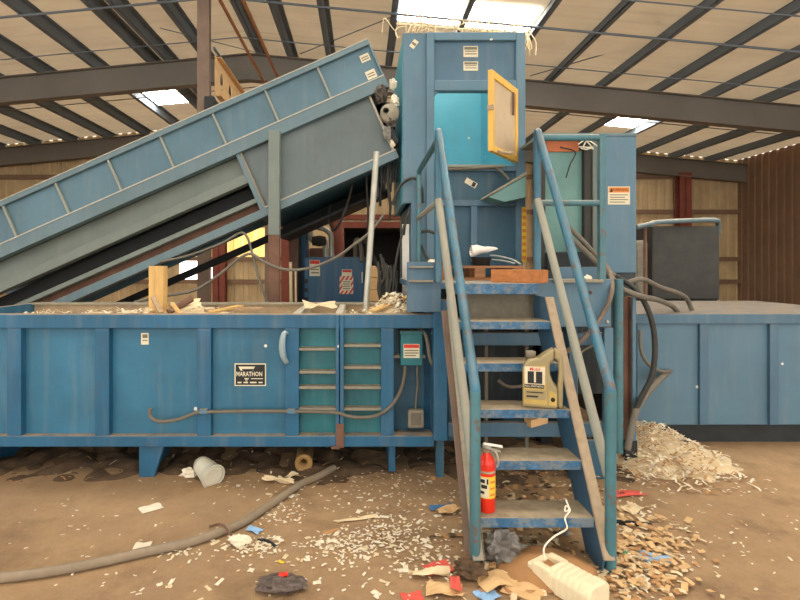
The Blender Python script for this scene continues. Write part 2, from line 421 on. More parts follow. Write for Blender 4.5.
# sag rods and brace cables under the roof
def rod(pts, r=.013, lab='thin steel rod tying the roof purlins together', m='purlin'):
    struct(MB().tube(pts, r, 6, False).build('roof_rod', m), lab, 'rod')
for y in (9.35, 8.2, 11.0, 14.0):
    rod([(XL, y, roofz(XL)-.275), (RIDGE, y, roofz(RIDGE)-.275), (XR, y, roofz(XR)-.275)], .022 if y == 9.35 else .012)
rod([P(530,76,11.9), P(652,40,10.2)], .012, 'diagonal roof brace rod beyond the hopper')
rod([P(300,54,11.9), P(392,17,9.6)], .012, 'diagonal roof brace rod above the conveyor')
rod([P(160,28,9.8), P(262,54,11.9)], .01, 'diagonal roof brace rod above the brown column')
rod([P(650,2,8.9), P(660,24,9.4)], .012, 'short roof brace rod at the edge of view')
for x in (-2.17, -1.82):
    struct(MB().tube([(x,6.5,5.6),(x,17.4,5.6)], .03, 8, False).build('overhead_pipe', 'copper'), 'rusty orange pipe running under the roof', 'pipe')

# ================================================================== BALER (long blue charge box)
YF0 = 3.75
baler = thing('baler', 'long blue steel baler box with recessed side panels and open top', 'baler', (X(290,YF0), 4.3, 0))
xl, xr = X(-60,YF0), X(434,YF0)
MB().box(xl,xr,YF0,YF0+.10,Z(328.5,YF0),Z(314.5,YF0)).build('top_rail', 'blue', baler, .006)
MB().box(xl,xr,YF0,YF0+.10,Z(447,YF0),Z(436,YF0)).build('bottom_rail', 'blue', baler, .006)
for u0, u1 in ((95,109),(197,211),(285,299),(381,394),(7,21),(-60,-50)):
    MB().px(u0,u1,328.5,436,YF0+.002,.08).build('post', 'blue', baler, .005)
b = MB()
for u0, u1 in ((335.6,339),(340,343.8)): b.px(u0,u1,315,447,YF0-.012,.10)
b.build('joint_flange', 'blue', baler, .003)
MB().px(336,344,424,448,YF0-.018,.012).px(331,340,447,449.5,YF0-.03,.05).build('rusty_bracket', 'rust', baler, .003)
def recess(u0,u1,name,mat,y): MB().box(X(u0,YF0),X(u1,YF0),y,y+.02,Z(447,YF0),Z(316,YF0)).build(name, mat, baler)
recess(-52,9,'side_panel','blue_panel',YF0+.06); recess(19,97,'side_panel','blue_panel',YF0+.06); recess(107,199,'side_panel','blue_panel',YF0+.06); recess(209,287,'side_panel','blue_panel',YF0+.06)
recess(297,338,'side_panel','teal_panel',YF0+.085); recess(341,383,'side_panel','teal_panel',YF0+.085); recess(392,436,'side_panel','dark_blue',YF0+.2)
for u0, u1, vs in ((299,335.6,(349,372,387.5,409)), (343.8,381,(345.5,367.5,387.5,409))):
    for v in vs:
        MB().px(u0,u1,v-1,v+1.6,YF0+.008,.075).build('gusset_shelf', 'dusty_grey', baler, .002)
MB().box(xl,xr,4.75,4.82,.26,Z(303,4.8)).build('rear_wall', 'dusty', baler)
MB().box(xl,xr,4.72,4.86,Z(304.5,4.8),Z(302.5,4.8)).build('rear_rim', 'dusty_grey', baler, .003)
MB().box(xl,xl+.05,YF0+.1,4.75,.26,1.2).build('end_wall', 'blue', baler); MB().box(xr-.05,xr-.001,YF0+.2,4.75,.26,1.19).build('end_wall', 'blue', baler)
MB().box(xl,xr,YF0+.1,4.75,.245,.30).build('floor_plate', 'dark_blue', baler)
MB().box(xl+.05,xr-.05,YF0+.1,4.75,.86,.88).build('chamber_floor', 'dusty_grey', baler)
for u in (294, 338):
    x = X(u,YF0); MB().box(x-.028,x+.028,YF0+.1,4.74,.9,1.192).build('cross_plate', 'dust_edge', baler, .003)
for u in (143, -30):
    x0 = X(u-4,3.80); x1 = X(u+22,3.80); b = MB()
    b.prism([(x0,3.80,0),(x0+.11,3.80,0),(x1,3.80,.25),(x0,3.80,.25)],(0,.05,0)); b.box(x0,x0+.05,3.85,4.6,0,.25)
    b.build('foot', 'blue', baler, .003)
MB().box(.2,.25,3.9,4.7,0,.25).build('foot', 'blue', baler, .003)
# nameplate
pl = MB().px(234.5,266,363.5,386,YF0+.054,.008).build('nameplate', 'label', baler, .001)
yq = YF0+.053
MB().px(235.6,264.9,364.6,384.9,yq,.004).build('plate_face', 'ink', pl)
def tri(a, w): return [P(u, v, yq-.001) for u, v in a]
b = MB().prism(tri([(238.5,366.5),(255,366.5),(253.8,369),(241.8,369)],0),(0,-.001,0))
b.prism(tri([(238.5,366.5),(241.8,369),(248,380),(246.6,382.5)],0),(0,-.001,0)); b.prism(tri([(255,366.5),(253.8,369),(246.2,380),(246.6,382.5)],0),(0,-.001,0))
b.build('triangle_mark', 'label', pl)
MB().px(237,263.5,370.6,378,yq-.0025,.001).build('band', 'ink', pl)
text('lettering', 'MARATHON', .046, P(249.3,374.2,yq-.003), (1,0,0), (0,-1,0), 'label', pl, bold=.02, sx=.74)
b = MB()
for ua, ub in ((237.5,241.5),(243.5,248),(250,256.5),(258.5,262.5)): b.px(ua,ub,381.8,383.2,yq-.0015,.001)
b.px(251,263,378.3,379.1,yq-.0015,.001); b.build('small_print', 'label', pl)
lb = MB().px(141,148.6,333,344.6,YF0+.054,.005).build('small_label', 'label', baler); MB().px(142.5,147.5,334.5,338,YF0+.053,.003).px(142.5,147.5,340,341,YF0+.053,.003).build('print', 'ink_grey', lb)
# grab handle
hd = MB().tube([P(287.5,333,YF0-.005),P(284,333.5,YF0-.04),P(282.3,342,YF0-.055),P(282.6,353,YF0-.055),P(285.5,361,YF0-.035),P(288,362,YF0-.003)], lambda t: .011+.012*math.sin(math.pi*t), 10).build('grab_handle', 'handle_grey', baler)
hd['label'] = 'pale grey grab handle'
# conduit along the side
yc = YF0-.022
MB().tube([P(151,408,yc),P(149.5,413,yc),P(153,419,yc),P(163,421.5,yc),P(180,419,yc),P(194,413.5,yc),P(205,412,yc),P(245,411.2,yc),P(292,411.3,yc),P(335,412.5,yc),P(348,416,yc),P(362,417.5,yc),P(378,415,yc),P(391,406,yc),P(400,392,yc+.03),P(404,378,yc+.08),P(405,366,yc+.1)], .0125, 10).build('conduit', 'rubber', baler)
for u in (203, 291):
    MB().px(u-4,u+4,409.5,414,YF0-.036,.036).build('conduit_clamp', 'tower', baler, .003)
# disconnect box and the small cast box under it
yb = YF0+.06
bx = MB().px(400.5,422.5,332,365.5,yb,.12).px(399.5,423.5,331,334.5,yb-.008,.13).build('disconnect_box', 'teal_panel', baler, .004)
ll = MB().px(403.5,419.5,344,358,yb-.003,.004).build('label_plate', 'label', bx)
MB().px(404,419,344.5,348,yb-.0045,.003).mat(0).build('print_band', 'red_ink', ll)
MB().px(404.5,418.5,350,351,yb-.0045,.003).px(404.5,418.5,352.5,353.5,yb-.0045,.003).px(404.5,416,355,356,yb-.0045,.003).build('print', 'ink_grey', ll)
MB().tube([P(417,333,yb+.05),P(420,330.5,yb+.03),P(425,334,yb+.0),P(428,345,yb),P(430,358,yb),P(436,370,yb+.02),P(444,378,yb+.05)], .014, 10).build('cable', 'rubber', baler)
MB().tube([P(417,366,yb+.03),P(417.5,385,yb+.03),P(416,400,yb+.03),P(415.5,412,yb+.03)], .008, 8).build('cable', 'rubber', baler)
lbx = MB().px(408,424,410.5,428.5,yb-.01,.07).build('cast_box', 'grey_box', baler, .012)
MB().px(411,421,413.5,425.5,yb-.016,.02).build('cover', 'rubber', lbx, .006)
# corner post of the baler, next to the stair
MB().px(433.5,447.5,300,441,YF0-.02,.12).build('corner_post', 'blue', baler, .005)
MB().px(436,444,441,482,YF0+.05,.06).build('foot', 'dark_blue', baler, .003)
# chamber body below the platform and onward behind the stair
MB().box(.5,1.49,4.5,6.4,.25,1.355).build('chamber_body', 'shade_dark', baler, .01)
MB().box(.55,.75,4.6,6.2,0,.25).box(1.25,1.45,4.6,6.2,0,.25).build('chamber_foot', 'dark_blue', baler)

# ---- the bale chamber going on past the platform
ext = thing('bale_chamber', 'blue bale chamber body with hoses beyond the stair, dark gap below', 'baler chamber', (3.6, 5, 0))
MB().px(637,900,322,425,4.5,1.6).build('side_panel', 'tower', ext, .008)
MB().px(636,902,314,324,4.46,1.66).build('top_rail', 'tower_dark', ext, .006)
MB().box(X(638,4.5)+.0,X(896,4.5),4.56,6.0,0,Z(425,4.5)).build('skid', 'dark', ext)
for u in (700, 770): MB().px(u,u+9,324,425,4.47,.04).build('post', 'tower_dark', ext, .004)
MB().px(623.5,631.5,297,441,4.02,.02).px(631,635.5,297,441,3.98,.16).build('upright_beam', ['rust'], ext, .003)
MB().px(632.6,636.4,297,441,3.965,.02).build('beam_edge', 'tower', ext, .002)
MB().box(X(624,4.02),X(636,4.02),4.0,4.6,0,.2).build('foot', 'dark', ext)

# ================================================================== PLATFORM
RAILY = 3.68; DK = 1.427
plat = thing('access_platform', 'blue steel access platform with guard rails at hopper level', 'platform', (1.05, 4.2, 0))
MB().box(.36,1.48,3.735,4.98,DK-.05,DK).box(1.482,1.78,3.735,4.40,DK-.05,DK).build('deck', 'tread', plat, .004)
MB().box(.632,1.186,3.485,3.734,DK-.075,DK).build('deck_nosing', 'tread', plat, .006)
# front fascia plates
MB().px(407,441,262,312,3.709,.019).build('toe_plate', 'tower_dark', plat, .003)
MB().px(409,433.5,266.2,268,3.675,.034).px(409,433.5,280,282.2,3.66,.049).build('ledge', 'dusty_grey', plat, .002)
MB().px(535,611,279,327,3.709,.022).build('fascia_plate', 'tower', plat, .004)
MB().px(556,604,279.5,282.5,3.64,.22).build('toe_ledge', 'dusty_grey', plat, .002)
MB().px(557,600,267,280,3.86,.02).build('kick_plate', 'tower_dark', plat, .003)
MB().px(463,545,294,319,3.80,.03).build('riser_panel', 'dusty_grey', plat, .004)
for v0, v1, u0, u1 in ((333,345.5,463,608),(423,437,448,608)):
    MB().px(u0,u1,v0,v1,3.86,.06).build('crossbeam', 'tower_dark', plat, .004)
for u in (486.5, 527, 568.5):
    MB().box(X(u-1.6,3.95),X(u+1.6,3.95),3.95,3.985,0,DK-.05).build('brace_post', 'rubber', plat)
MB().px(448,467,318,441,3.97,.05).build('side_plate', 'dark_blue', plat, .004)
MB().px(604.5,613.5,328,455,3.72,.04).build('corner_plate', 'tower', plat, .004)
MB().tube([P(618,279,3.84),P(618,452,3.84)], .036, 16, False).build('pipe_post', 'rail', plat)
MB().box(1.50,1.80,3.765,3.80,0,.28).box(1.50,1.56,3.765,4.38,.28,DK-.05).build('base_plate', 'dark_blue', plat, .003)
MB().tube([P(600,343,3.80),P(582,352,3.80),P(577,368,3.80),P(577,405,3.80)],.008,6).build('drain_tube', 'rubber', plat)
# bolts on the fascia
for u, v in ((590,292.5),(607,322)):
    MB().lathe([(.012,0),(.012,.01),(.0,.012)], P(u,v,3.709), 8, (0,-1,0)).build('bolt', 'rust' if v < 300 else 'galv', plat)
# guard rails
lp, rp = .54, 1.24
MB().tube(round_path([(lp,RAILY+.02,2.44),(lp,4.93,2.44),(lp,4.93,DK)],.06), .024, 12, False).build('guard_rail', 'rail', plat)
MB().tube([(lp,RAILY+.02,2.0),(lp,4.93,2.0)], .022, 12, False).build('mid_rail', 'rail_dusty', plat)
xg = X(602,RAILY)
MB().tube([(rp,RAILY,Z(137.5,RAILY)),(xg,RAILY,Z(137.5,RAILY))], .023, 12, False).build('guard_rail', 'rail', plat)
MB().tube([(rp,RAILY,Z(203,RAILY)),(xg,RAILY,Z(203,RAILY))], .022, 12, False).build('mid_rail', 'rail', plat)
MB().box(xg-.025,xg+.02,RAILY-.022,RAILY+.022,DK,Z(134,RAILY)).build('guard_post', 'rail', plat, .004)

# ================================================================== STAIR
stair = thing('steel_stair', 'steep blue open steel stair with dusty treads and pipe handrails', 'stairs', (.91, 2.65, 0))
RUN, RISE, Y0, Z0 = .157, .238, 2.70, .236
for i in range(5):
    y, z = Y0 + RUN*i, Z0 + RISE*i
    MB().mat(1).box(.615,1.205,y+.001,y+.205,z-.008,z+.001).mat(0).box(.615,1.205,y,y+.008,z-.05,z).box(.615,1.205,y+.197,y+.205,z-.04,z).build('tread', ['tread','dusty_tread'], stair, .002)
def sl(z): return Y0 + RUN*(z-Z0)/RISE
n = Vec((0, RISE, -RUN)).normalized()          # into the stair, square to its slope
for side, x0, x1, xw in ((-1,.555,.615,.605), (1,1.205,1.265,1.205)):
    b = MB(); zt = 1.34
    zl = .075; a0, a1 = Vec((0,sl(zl),zl)), Vec((0,sl(zt),zt))
    # web
    b.mat(0).prism([(xw,a0.y+.03,0),(xw,a0.y+.20,0),(xw,3.65,zt-.12),(xw,3.65,zt),(xw,a1.y,zt),(xw,a0.y,zl)], (.01,0,0))
    # flange facing the climber
    b.mat(1).prism([(x0,a0.y,zl),(x1,a0.y,zl),(x1,a1.y,zt),(x0,a1.y,zt)], n*.012)
    b.mat(0).prism([(x0,a0.y+.195,0),(x1,a0.y+.195,0),(x1,3.64,zt-.11),(x0,3.64,zt-.11)], (0,.01,0))
    b.build('stringer', ['stringer', 'dusty'] if side > 0 else ['column', 'dusty_grey'], stair, .002)
for side, xb, xt in ((-1,.572,.54), (1,1.257,1.24)):
    yb_ = 2.63; zb, zt = .928, 2.515
    low = Vec((xb,yb_,0)); bend = Vec((xb,yb_,zb)); top = Vec((xt,RAILY,zt)); foot = Vec((xt,RAILY,DK+.001))
    MB().tube(round_path([bend-Vec((0,0,.02)), bend, top, foot], .05, 6), .0265, 14, False).build('handrail', 'rail_blue', stair)
    MB().tube([low, bend-Vec((0,0,.015))], .0275, 14, False).build('newel_post', 'rail', stair)
    MB().tube(round_path([(xb,yb_+.02,.47), (xt,RAILY-.0,2.02), (xt,RAILY+.03,1.95)], .03), .026, 12, False).build('mid_rail', 'rail_dusty', stair)

# ================================================================== HOPPER TOWER
YT = 5.0
tw = thing('hopper_tower', 'tall blue hopper tower with open yellow door above the platform', 'hopper', (.98, 5.7, 1.36))
tx0, tx1 = X(403,YT), X(525.5,YT); tz1 = Z(32,YT)
MB().px(403,428,33,203,YT+.04,.05).px(411,428,203,262,YT+.04,.05).build('side_front_plate', 'tower', tw, .004)
MB().box(tx0,tx0+.04,YT+.09,6.4,Z(203,YT),tz1-.02).build('left_wall', 'inner', tw)
MB().box(X(411,YT),X(411,YT)+.04,YT+.09,6.36,1.36,Z(203,YT)).build('base_wall', 'dark_blue', tw)
MB().box(tx1-.04,tx1,YT+.08,6.4,1.36,tz1-.02).build('right_wall', ['tower'], tw)
MB().box(X(411,YT),tx1,6.36,6.42,1.36,Z(203,YT)).box(tx0,tx1,6.36,6.42,Z(203,YT),tz1-.02).build('rear_wall', 'inner', tw)
MB().box(1.46,1.50,5.1,6.36,2.3,tz1-.02).build('liner', 'inner', tw)
MB().px(426.5,434.5,32,262,YT,.09).build('post', 'tower', tw, .006); MB().px(516.5,525.5,32,262,YT,.09).build('post', 'tower', tw, .006)
MB().px(434.5,516.5,32,40,YT,.09).build('top_beam', 'tower', tw, .006)
MB().px(434.5,516.5,80,90.5,YT,.09).build('middle_beam', 'tower', tw, .006)
MB().px(434,517,39,81,YT+.05,.03).build('upper_panel', 'tower_dark', tw)
MB().prism([P(434.5,90.5,YT+.02),P(439,90.5,YT+.02),P(434.5,95.5,YT+.02)],(0,.05,0)).build('corner_gusset', 'tower', tw)
lp_ = MB().px(434.5,516.5,165.5,171,YT-.02,.1).build('sill', 'tower', tw, .006)
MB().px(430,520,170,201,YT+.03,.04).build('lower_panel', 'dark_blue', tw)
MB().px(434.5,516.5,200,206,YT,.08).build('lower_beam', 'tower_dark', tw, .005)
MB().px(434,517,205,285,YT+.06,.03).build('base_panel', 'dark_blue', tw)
MB().px(471,477.5,206,262,YT+.01,.06).build('base_post', 'tower_dark', tw, .004)
MB().px(452,455,206,262,YT+.03,.04).build('base_rib', 'tower_dark', tw, .004)
MB().box(tx0+.04,1.5,YT+.1,6.36,2.38,2.42).build('chute_floor', 'inner', tw)
MB().tube([P(447,169,YT-.05),P(470,168.5,YT-.06),P(492,167.5,YT-.05),P(498,169,YT-.05),P(506,176,YT-.08),P(509,180,YT-.1)], .012, 8).build('cable', 'rubber', tw)
MB().px(446,505,164.5,167,YT-.06,.05).build('sill_bar', 'rail_dusty', tw, .004)
# labels on the tower
def lab(parent, u0,u1,v0,v1,d, lines=2, head=None):
    o = MB().px(u0,u1,v0,v1,d-.004,.004).build('label', 'label', parent); h = v1-v0; w = u1-u0; b = MB()
    for i in range(lines):
        t = v0 + h*(.42 + .5*i/lines); b.px(u0+w*.1,u1-w*.1,t,t+h*.09,d-.0055,.002)
    b.build('print', 'ink_grey', o)
    if head: MB().px(u0+w*.06,u1-w*.06,v0+h*.08,v0+h*.33,d-.0055,.002).build('print_band', head, o)
    return o
lab(tw,463.5,478,46,57,YT+.05,2,'ink_grey'); lab(tw,463.5,478,61.5,70.5,YT+.05,2,'ink_grey')
q = P(414,44,YT+.036); a = Vec((.6,0,.8)); c = Vec((-.8,0,.6))
st = MB().obox(q, a*.042, c*.026, (0,.002,0)).build('sticker', 'label', tw); MB().obox(q-Vec((0,.002,0)), a*.012, c*.022, (0,.001,0)).build('print', 'ink_grey', st)
q = P(471,183,YT+.027); a = Vec((.87,0,-.5)); c = Vec((.5,0,.87))
st = MB().obox(q, a*.06, c*.027, (0,.002,0)).build('sticker', 'label', tw); MB().obox(q+a*.03-Vec((0,.002,0)), a*.017, c*.022, (0,.001,0)).build('print', 'ink', st)
# open yellow door hinged on the right post
h = Vec((X(516.5,YT),YT-.015,0)); fr = Vec((X(490,4.45),4.45,0)); e = (fr-h); L = e.length; e.normalize(); nn = Vec((-e.y,e.x,0)); 
if nn.y > 0: nn = -nn
zt, zb = Z(91,YT), Z(163.5,YT)
dr = MB()
def dbox(a0,a1,z0,z1,t0,t1): dr.obox(h+e*(a0+a1)/2+nn*(t0+t1)/2+Vec((0,0,(z0+z1)/2)), e*(a1-a0)/2, nn*(t1-t0)/2, (0,0,(z1-z0)/2))
for a0,a1,z0,z1 in ((.02,.075,zb,zt),(L-.055,L,zb,zt),(.075,L-.055,zt-.065,zt),(.075,L-.055,zb,zb+.055)): dbox(a0,a1,z0,z1,-.02,.02)
door = dr.build('access_door', 'yellow', tw, .003)
dr = MB(); dbox(.075,L-.055,zb+.055,zt-.065,-.008,.006); dr.build('door_panel', 'door_panel', door)
dr = MB(); dbox(.16,.18,zt-.28,zt-.07,.018,.034); dr.build('slide_bolt', 'rust', door); dr = MB(); dbox(L-.015,L+.015,zb+.35,zb+.39,-.02,.03); dr.build('latch', 'dusty', door)
dr = MB(); dr.tube([h+e*(L-.12)+Vec((0,0,zb+.02))+nn*.02, h+e*(L-.14)+nn*.07+Vec((0,0,zb)), h+e*(L-.34)+nn*.07+Vec((0,0,zb+.03)), h+e*(L-.36)+nn*.02+Vec((0,0,zb+.05))],.012,8); dr.build('handle', 'dusty', door)
dr = MB()
for z in (zb+.12, zt-.14): dr.tube([h+e*.01+Vec((0,0,z-.06)), h+e*.01+Vec((0,0,z+.06))], .014, 8, False)
dr.build('hinge', 'rust', door)
# sloped tray hanging below the door
MB().prism([P(488,197,4.72),P(526,175,4.72),P(526,197,4.72),P(505,202,4.72)],(0,.30,0)).build('sloped_tray', 'teal_dusty', tw, .004)
MB().prism([P(488,196.5,4.70),P(489,194,4.70),P(527,171.5,4.70),P(527,174.5,4.70)],(0,.32,0)).build('tray_lip', 'dusty_grey', tw, .002)
# striped caution strip
cs = MB().px(522,526.5,207,262,YT-.006,.005).build('caution_strip', 'yellow_ink', tw); b = MB()
for k in range(8): b.px(522.4,526,209+k*6.7,212.3+k*6.7,YT-.008,.002)
b.build('print', 'orange_ink', cs)
MB().tube([(tx0+.03,5.06,2.9),(tx0+.03,5.06,2.9)],.01,6,False) 
# ragged plastic strapping on top of the hopper
b = MB()
for k in range(30):
    x = R.uniform(tx0-.02, tx1+.02); y = YT+R.uniform(-.01,.16); p = [Vec((x, y, tz1+.004))]
    for j in range(R.randint(3,5)):
        p.append(Vec((p[-1].x+R.uniform(-.12,.12), y+R.uniform(-.04,.04), tz1+R.uniform(.015,.19*(1-.45*(x-tx0)/(tx1-tx0))))))
    if R.random() < .6: p.append(Vec((p[-1].x+R.uniform(-.06,.06), y, tz1+.005)))
    b.tube(p, .0042, 5)
b.tube([(tx0-.05,YT+.2,tz1+.17),(tx1+.1,YT+.2,tz1+.06)], .012, 6, False)
for k in range(7): 
    x = tx1+.02+R.uniform(0,.05); b.tube([(x,YT+.1,tz1+.05),(x+R.uniform(-.02,.05),YT+.06,tz1-.05-R.uniform(0,.06)),(x+R.uniform(-.03,.05),YT+.05,tz1-.13-R.uniform(0,.08))], .006, 5)
    
b.tube([(tx0+.02,YT+.1,tz1+.1),(tx0-.06,YT+.08,tz1+.06),(tx0-.05,YT+.06,tz1-.03),(tx0-.02,YT+.05,tz1-.02)], .007, 5)
tag(b.build('plastic_strapping', 'paper_cream', tagd={'base': (1,YT+.1,tz1)}), 'tangled pale plastic strapping snagged along the top of the hopper', 'strapping')

# ================================================================== HYDRAULIC HOUSING right of the stair
YH = 4.42
hh = thing('hydraulic_housing', 'square blue machine housing with warning label behind the guard rail', 'housing', (X(590,YH), 4.7, 1.1))
MB().px(604,636.5,134,273,YH,.5).build('front_column', 'tower', hh, .008)
MB().px(540,637,133,136,YH-.01,.55).build('top_plate', 'conv_rail', hh, .003)
MB().px(540,606,140,275,YH+.51,.03).build('rear_panel', 'teal_dusty', hh)
pn = MB().px(546,579,141,151.5,YH+.12,.03).build('upper_panel', 'orange_panel', hh, .003)
MB().px(545,584,151,258,YH+.14,.03).build('inner_panel', 'teal_dusty', hh, .003)
MB().px(584.5,591,136,268,YH+.08,.06).px(538.5,545.5,136,268,YH+.08,.06).build('inner_post', 'rubber_dark', hh, .003)
MB().px(593,604,136,268,YH+.06,.3).build('side_post', 'conv_green', hh, .003)
MB().box(X(540,YH)+.005,X(637,YH),YH+.02,4.97,.45,Z(271,YH)).build('bed_plate', 'shade_dark', hh, .004)
MB().box(1.55,1.65,4.5,4.95,0,.45).build('leg', 'dark', hh); MB().box(2.15,2.25,4.5,4.95,0,.45).build('leg', 'dark', hh)
MB().px(548,600,252,271,YH+.02,.1).build('lower_machinery', 'dark', hh, .02)
MB().tube([P(560,147,YH+.1),P(575,152,YH+.05),P(570,165,YH+.05),P(566,178,YH+.06)],.006,6).build('loose_wire', 'rubber_dark', hh)
wl = MB().px(608,630,186.5,204.5,YH-.004,.005).build('warning_label', 'label', hh)
MB().px(609,629,187.3,192.5,YH-.0055,.002).build('print_band', 'orange_ink', wl)
text('lettering', 'WARNING', .036, P(620.3,189.9,YH-.006), (1,0,0), (0,-1,0), 'ink', wl, sx=.85)
MB().prism([P(609.8,192,YH-.006),P(612.8,192,YH-.006),P(611.3,188,YH-.006)],(0,-.001,0)).build('warning_triangle', 'ink', wl)
b = MB()
for i in range(4): b.px(610,628-(3 if i % 2 else 0),194.4+i*2.4,195.3+i*2.4,YH-.0055,.002)
b.build('print', 'ink_grey', wl)
# crumpled film draped on the housing
b = MB()
for k in range(5):
    p0 = P(580+R.uniform(-4,4),147+R.uniform(-3,4),YH-.02); b.tube([p0, p0+Vec((R.uniform(.02,.1),-.02,R.uniform(-.02,.05))), p0+Vec((R.uniform(.05,.16),-.03,R.uniform(-.08,.09)))], .006, 5)
tag(b.build('film_scrap', 'clear', tagd={'base': tuple(P(580,148,YH-.02))}), 'torn pale film snagged inside the blue housing beside orange panel', 'film scrap')

# ================================================================== HOSES
def hose(pts, r, label, m='rubber', cat='hose', grp='hydraulic hoses beside the platform', name='hydraulic_hose'):
    o = MB().tube([P(*p) for p in pts], r, 10).build(name, m); return tag(o, label, cat, grp)
hose([(566,225,4.36),(582,240,4.32),(598,258,4.3),(610,272,4.2),(625,282,4.15),(642,279,4.2),(660,287,4.4),(684,296,4.7),(692,310,4.8)], .020, 'grey hose arching from the housing over to the right edge')
hose([(568,236,4.32),(584,250,4.28),(600,266,4.2),(612,278,4.1),(622,289,3.92),(640,296,3.9),(658,300,4.3),(672,306,4.6),(678,313,4.7)], .022, 'thick grey hose running level beside the brown upright beam')
hose([(600,258,4.2),(609,271,3.9),(612,290,3.68),(604,312,3.66),(586,336,3.62),(566,352,3.66),(552,368,3.7)], .016, 'brown hose looping down across the blue fascia plate', 'hose_brown')
hose([(616,276,4.15),(636,290,4.05),(650,315,3.95),(655,345,3.9),(652,375,3.88),(641,398,3.88),(632,420,3.88),(629,444,3.88)], .020, 'dark hose hanging from the housing down to the floor', 'rubber_dark')
hose([(640,330,4.40),(641,350,4.36),(648,364,4.3),(660,371,4.38),(668,371,4.46),(672,371,4.52)], .014, 'thin grey hose looping on the pale blue side panel')
hose([(668,372,4.53),(662,377,4.4),(648,392,4.05),(638,406,3.9),(632,425,3.84),(627,450,3.8)], .026, 'thick dusty hose bending down to the paper heap')
hose([(498,380.5,3.79),(508,386.5,3.78),(522,386,3.78),(538,380,3.78),(556,368,3.78)], .012, 'thin pale hose sagging behind the stair treads', grp=None)

# ================================================================== CONVEYOR
YC = 5.2; AN = math.radians(23.8); E = Vec((math.cos(AN),0,math.sin(AN))); N = Vec((-math.sin(AN),0,math.cos(AN))); O = Vec((.31,0,2.70))
YE = 6.45
conv = thing('incline_conveyor', 'faded blue inclined belt conveyor rising to the hopper', 'conveyor', (-1.6, 5.8, 0))
def cb(b, s0,s1,t0,t1,y0,y1): return b.obox(O+E*(s0+s1)/2+N*(t0+t1)/2+Vec((0,(y0+y1)/2,0)), E*(s1-s0)/2, N*(t1-t0)/2, (0,(y1-y0)/2,0))
def cpart(name, mat, *boxes, bevel=.004):
    b = MB()
    for x in boxes: cb(b, *x)
    return b.build(name, mat, conv, bevel)
S0 = -4.9
for y0, y1 in ((YC,YC+.02),(YE-.02,YE)): cpart('side_board', 'conv', (S0,.2,.68,1.08,y0,y1))
for y0, y1 in ((YC-.045,YC+.03),(YE-.03,YE+.03)): cpart('top_rail', 'conv_rail', (S0,.21,1.05,1.10,y0,y1))
cpart('end_edge', 'conv_rail', (.195,.215,.66,1.1,YC-.03,YC+.02))
for k in range(-1, 8):
    s = -.36 - .57*k
    if k < 0: continue
    cpart('rib', 'rail_dusty', (s-.010,s+.010,.695,1.06,YC-.035,YC))
for y0, y1 in ((YC-.06,YC+.05),(YE-.05,YE+.04)): cpart('main_rail', 'conv_rail', (S0,.21,.58,.70,y0,y1))
cpart('lower_panel', 'conv_low', (-1.40,.0,.0,.59,YC+.02,YC+.04)); cpart('far_panel', 'conv', (S0,0,.0,.59,YE-.04,YE-.02))
cpart('panel_edge', 'dust_edge', (-.01,.012,-.04,.6,YC-.02,YC+.03)); cpart('bracket', 'conv_rail', (-1.455,-1.40,-.03,.59,YC-.03,YC+.04))
cpart('bracket_edge', 'dusty', (-1.402,-1.392,-.03,.59,YC-.04,YC+.0))
cpart('bottom_chord', 'conv_rail', (S0,.02,-.1,-.02,YC-.05,YC+.06)); cpart('bottom_chord', 'belt', (S0,-.2,-.2,-.12,YE-.06,YE+.04))
cpart('dust_lip', 'dust_edge', (S0,.21,.700,.711,YC-.064,YC-.02), bevel=0); cpart('dust_lip', 'dust_edge', (S0,.205,1.10,1.108,YC-.047,YC-.01), bevel=0); cpart('dust_lip', 'dust_edge', (-1.4,.02,-.02,-.008,YC-.052,YC+.0), bevel=0)
cpart('recess_panel', 'conv_green', (S0,-1.455,.37,.59,YC+.1,YC+.12))
cpart('cross_channel', 'conv_green', (S0,-1.44,.285,.38,YC+.0,YC+.12)); cpart('return_belt', 'belt', (S0,-.1,.12,.29,YC+.24,YE-.1))
cpart('cross_channel', 'conv_green', (S0,-1.44,.07,.115,YC+.0,YC+.12)); cpart('lower_infill', 'rust', (S0,-1.44,-.03,.07,YC+.12,YC+.14))
cpart('belly_pan', 'dark_blue', (-1.5,.02,-.10,-.08,YC+.06,YE-.06)); cpart('belt', 'belt', (S0,.15,.6,.62,YC+.05,YE-.05))
cpart('under_pan', 'belt', (-1.45,-.15,-.30,-.27,YC+.5,YE-.05), (-1.45,-.1,-.3,-.09,YE-.07,YE-.05))
# head drum and drive
c0 = O+E*.075+N*.36
MB().lathe([(.03,-.03),(.13,-.03),(.13,1.14),(.03,1.14)], c0+Vec((0,YC+.06,0)), 22, (0,1,0)).build('head_drum', 'belt', conv)
MB().lathe([(.0,-.09),(.085,-.09),(.095,-.06),(.095,.02),(.05,.04)], c0+E*.03-N*.03+Vec((0,YC-.03,0)), 18, (0,1,0)).build('bearing', 'dusty_grey', conv)
MB().tube([c0+Vec((0,YC-.12,0)),c0+Vec((0,YC+.2,0))], .03, 10, False).build('shaft', 'galv', conv)
cpart('head_plate', 'dark', (.012,.09,.02,.62,YC+.03,YC+.06))
cpart('motor', 'dark', (.02,.08,.03,.2,YC-.1,YC+.06), bevel=.02)
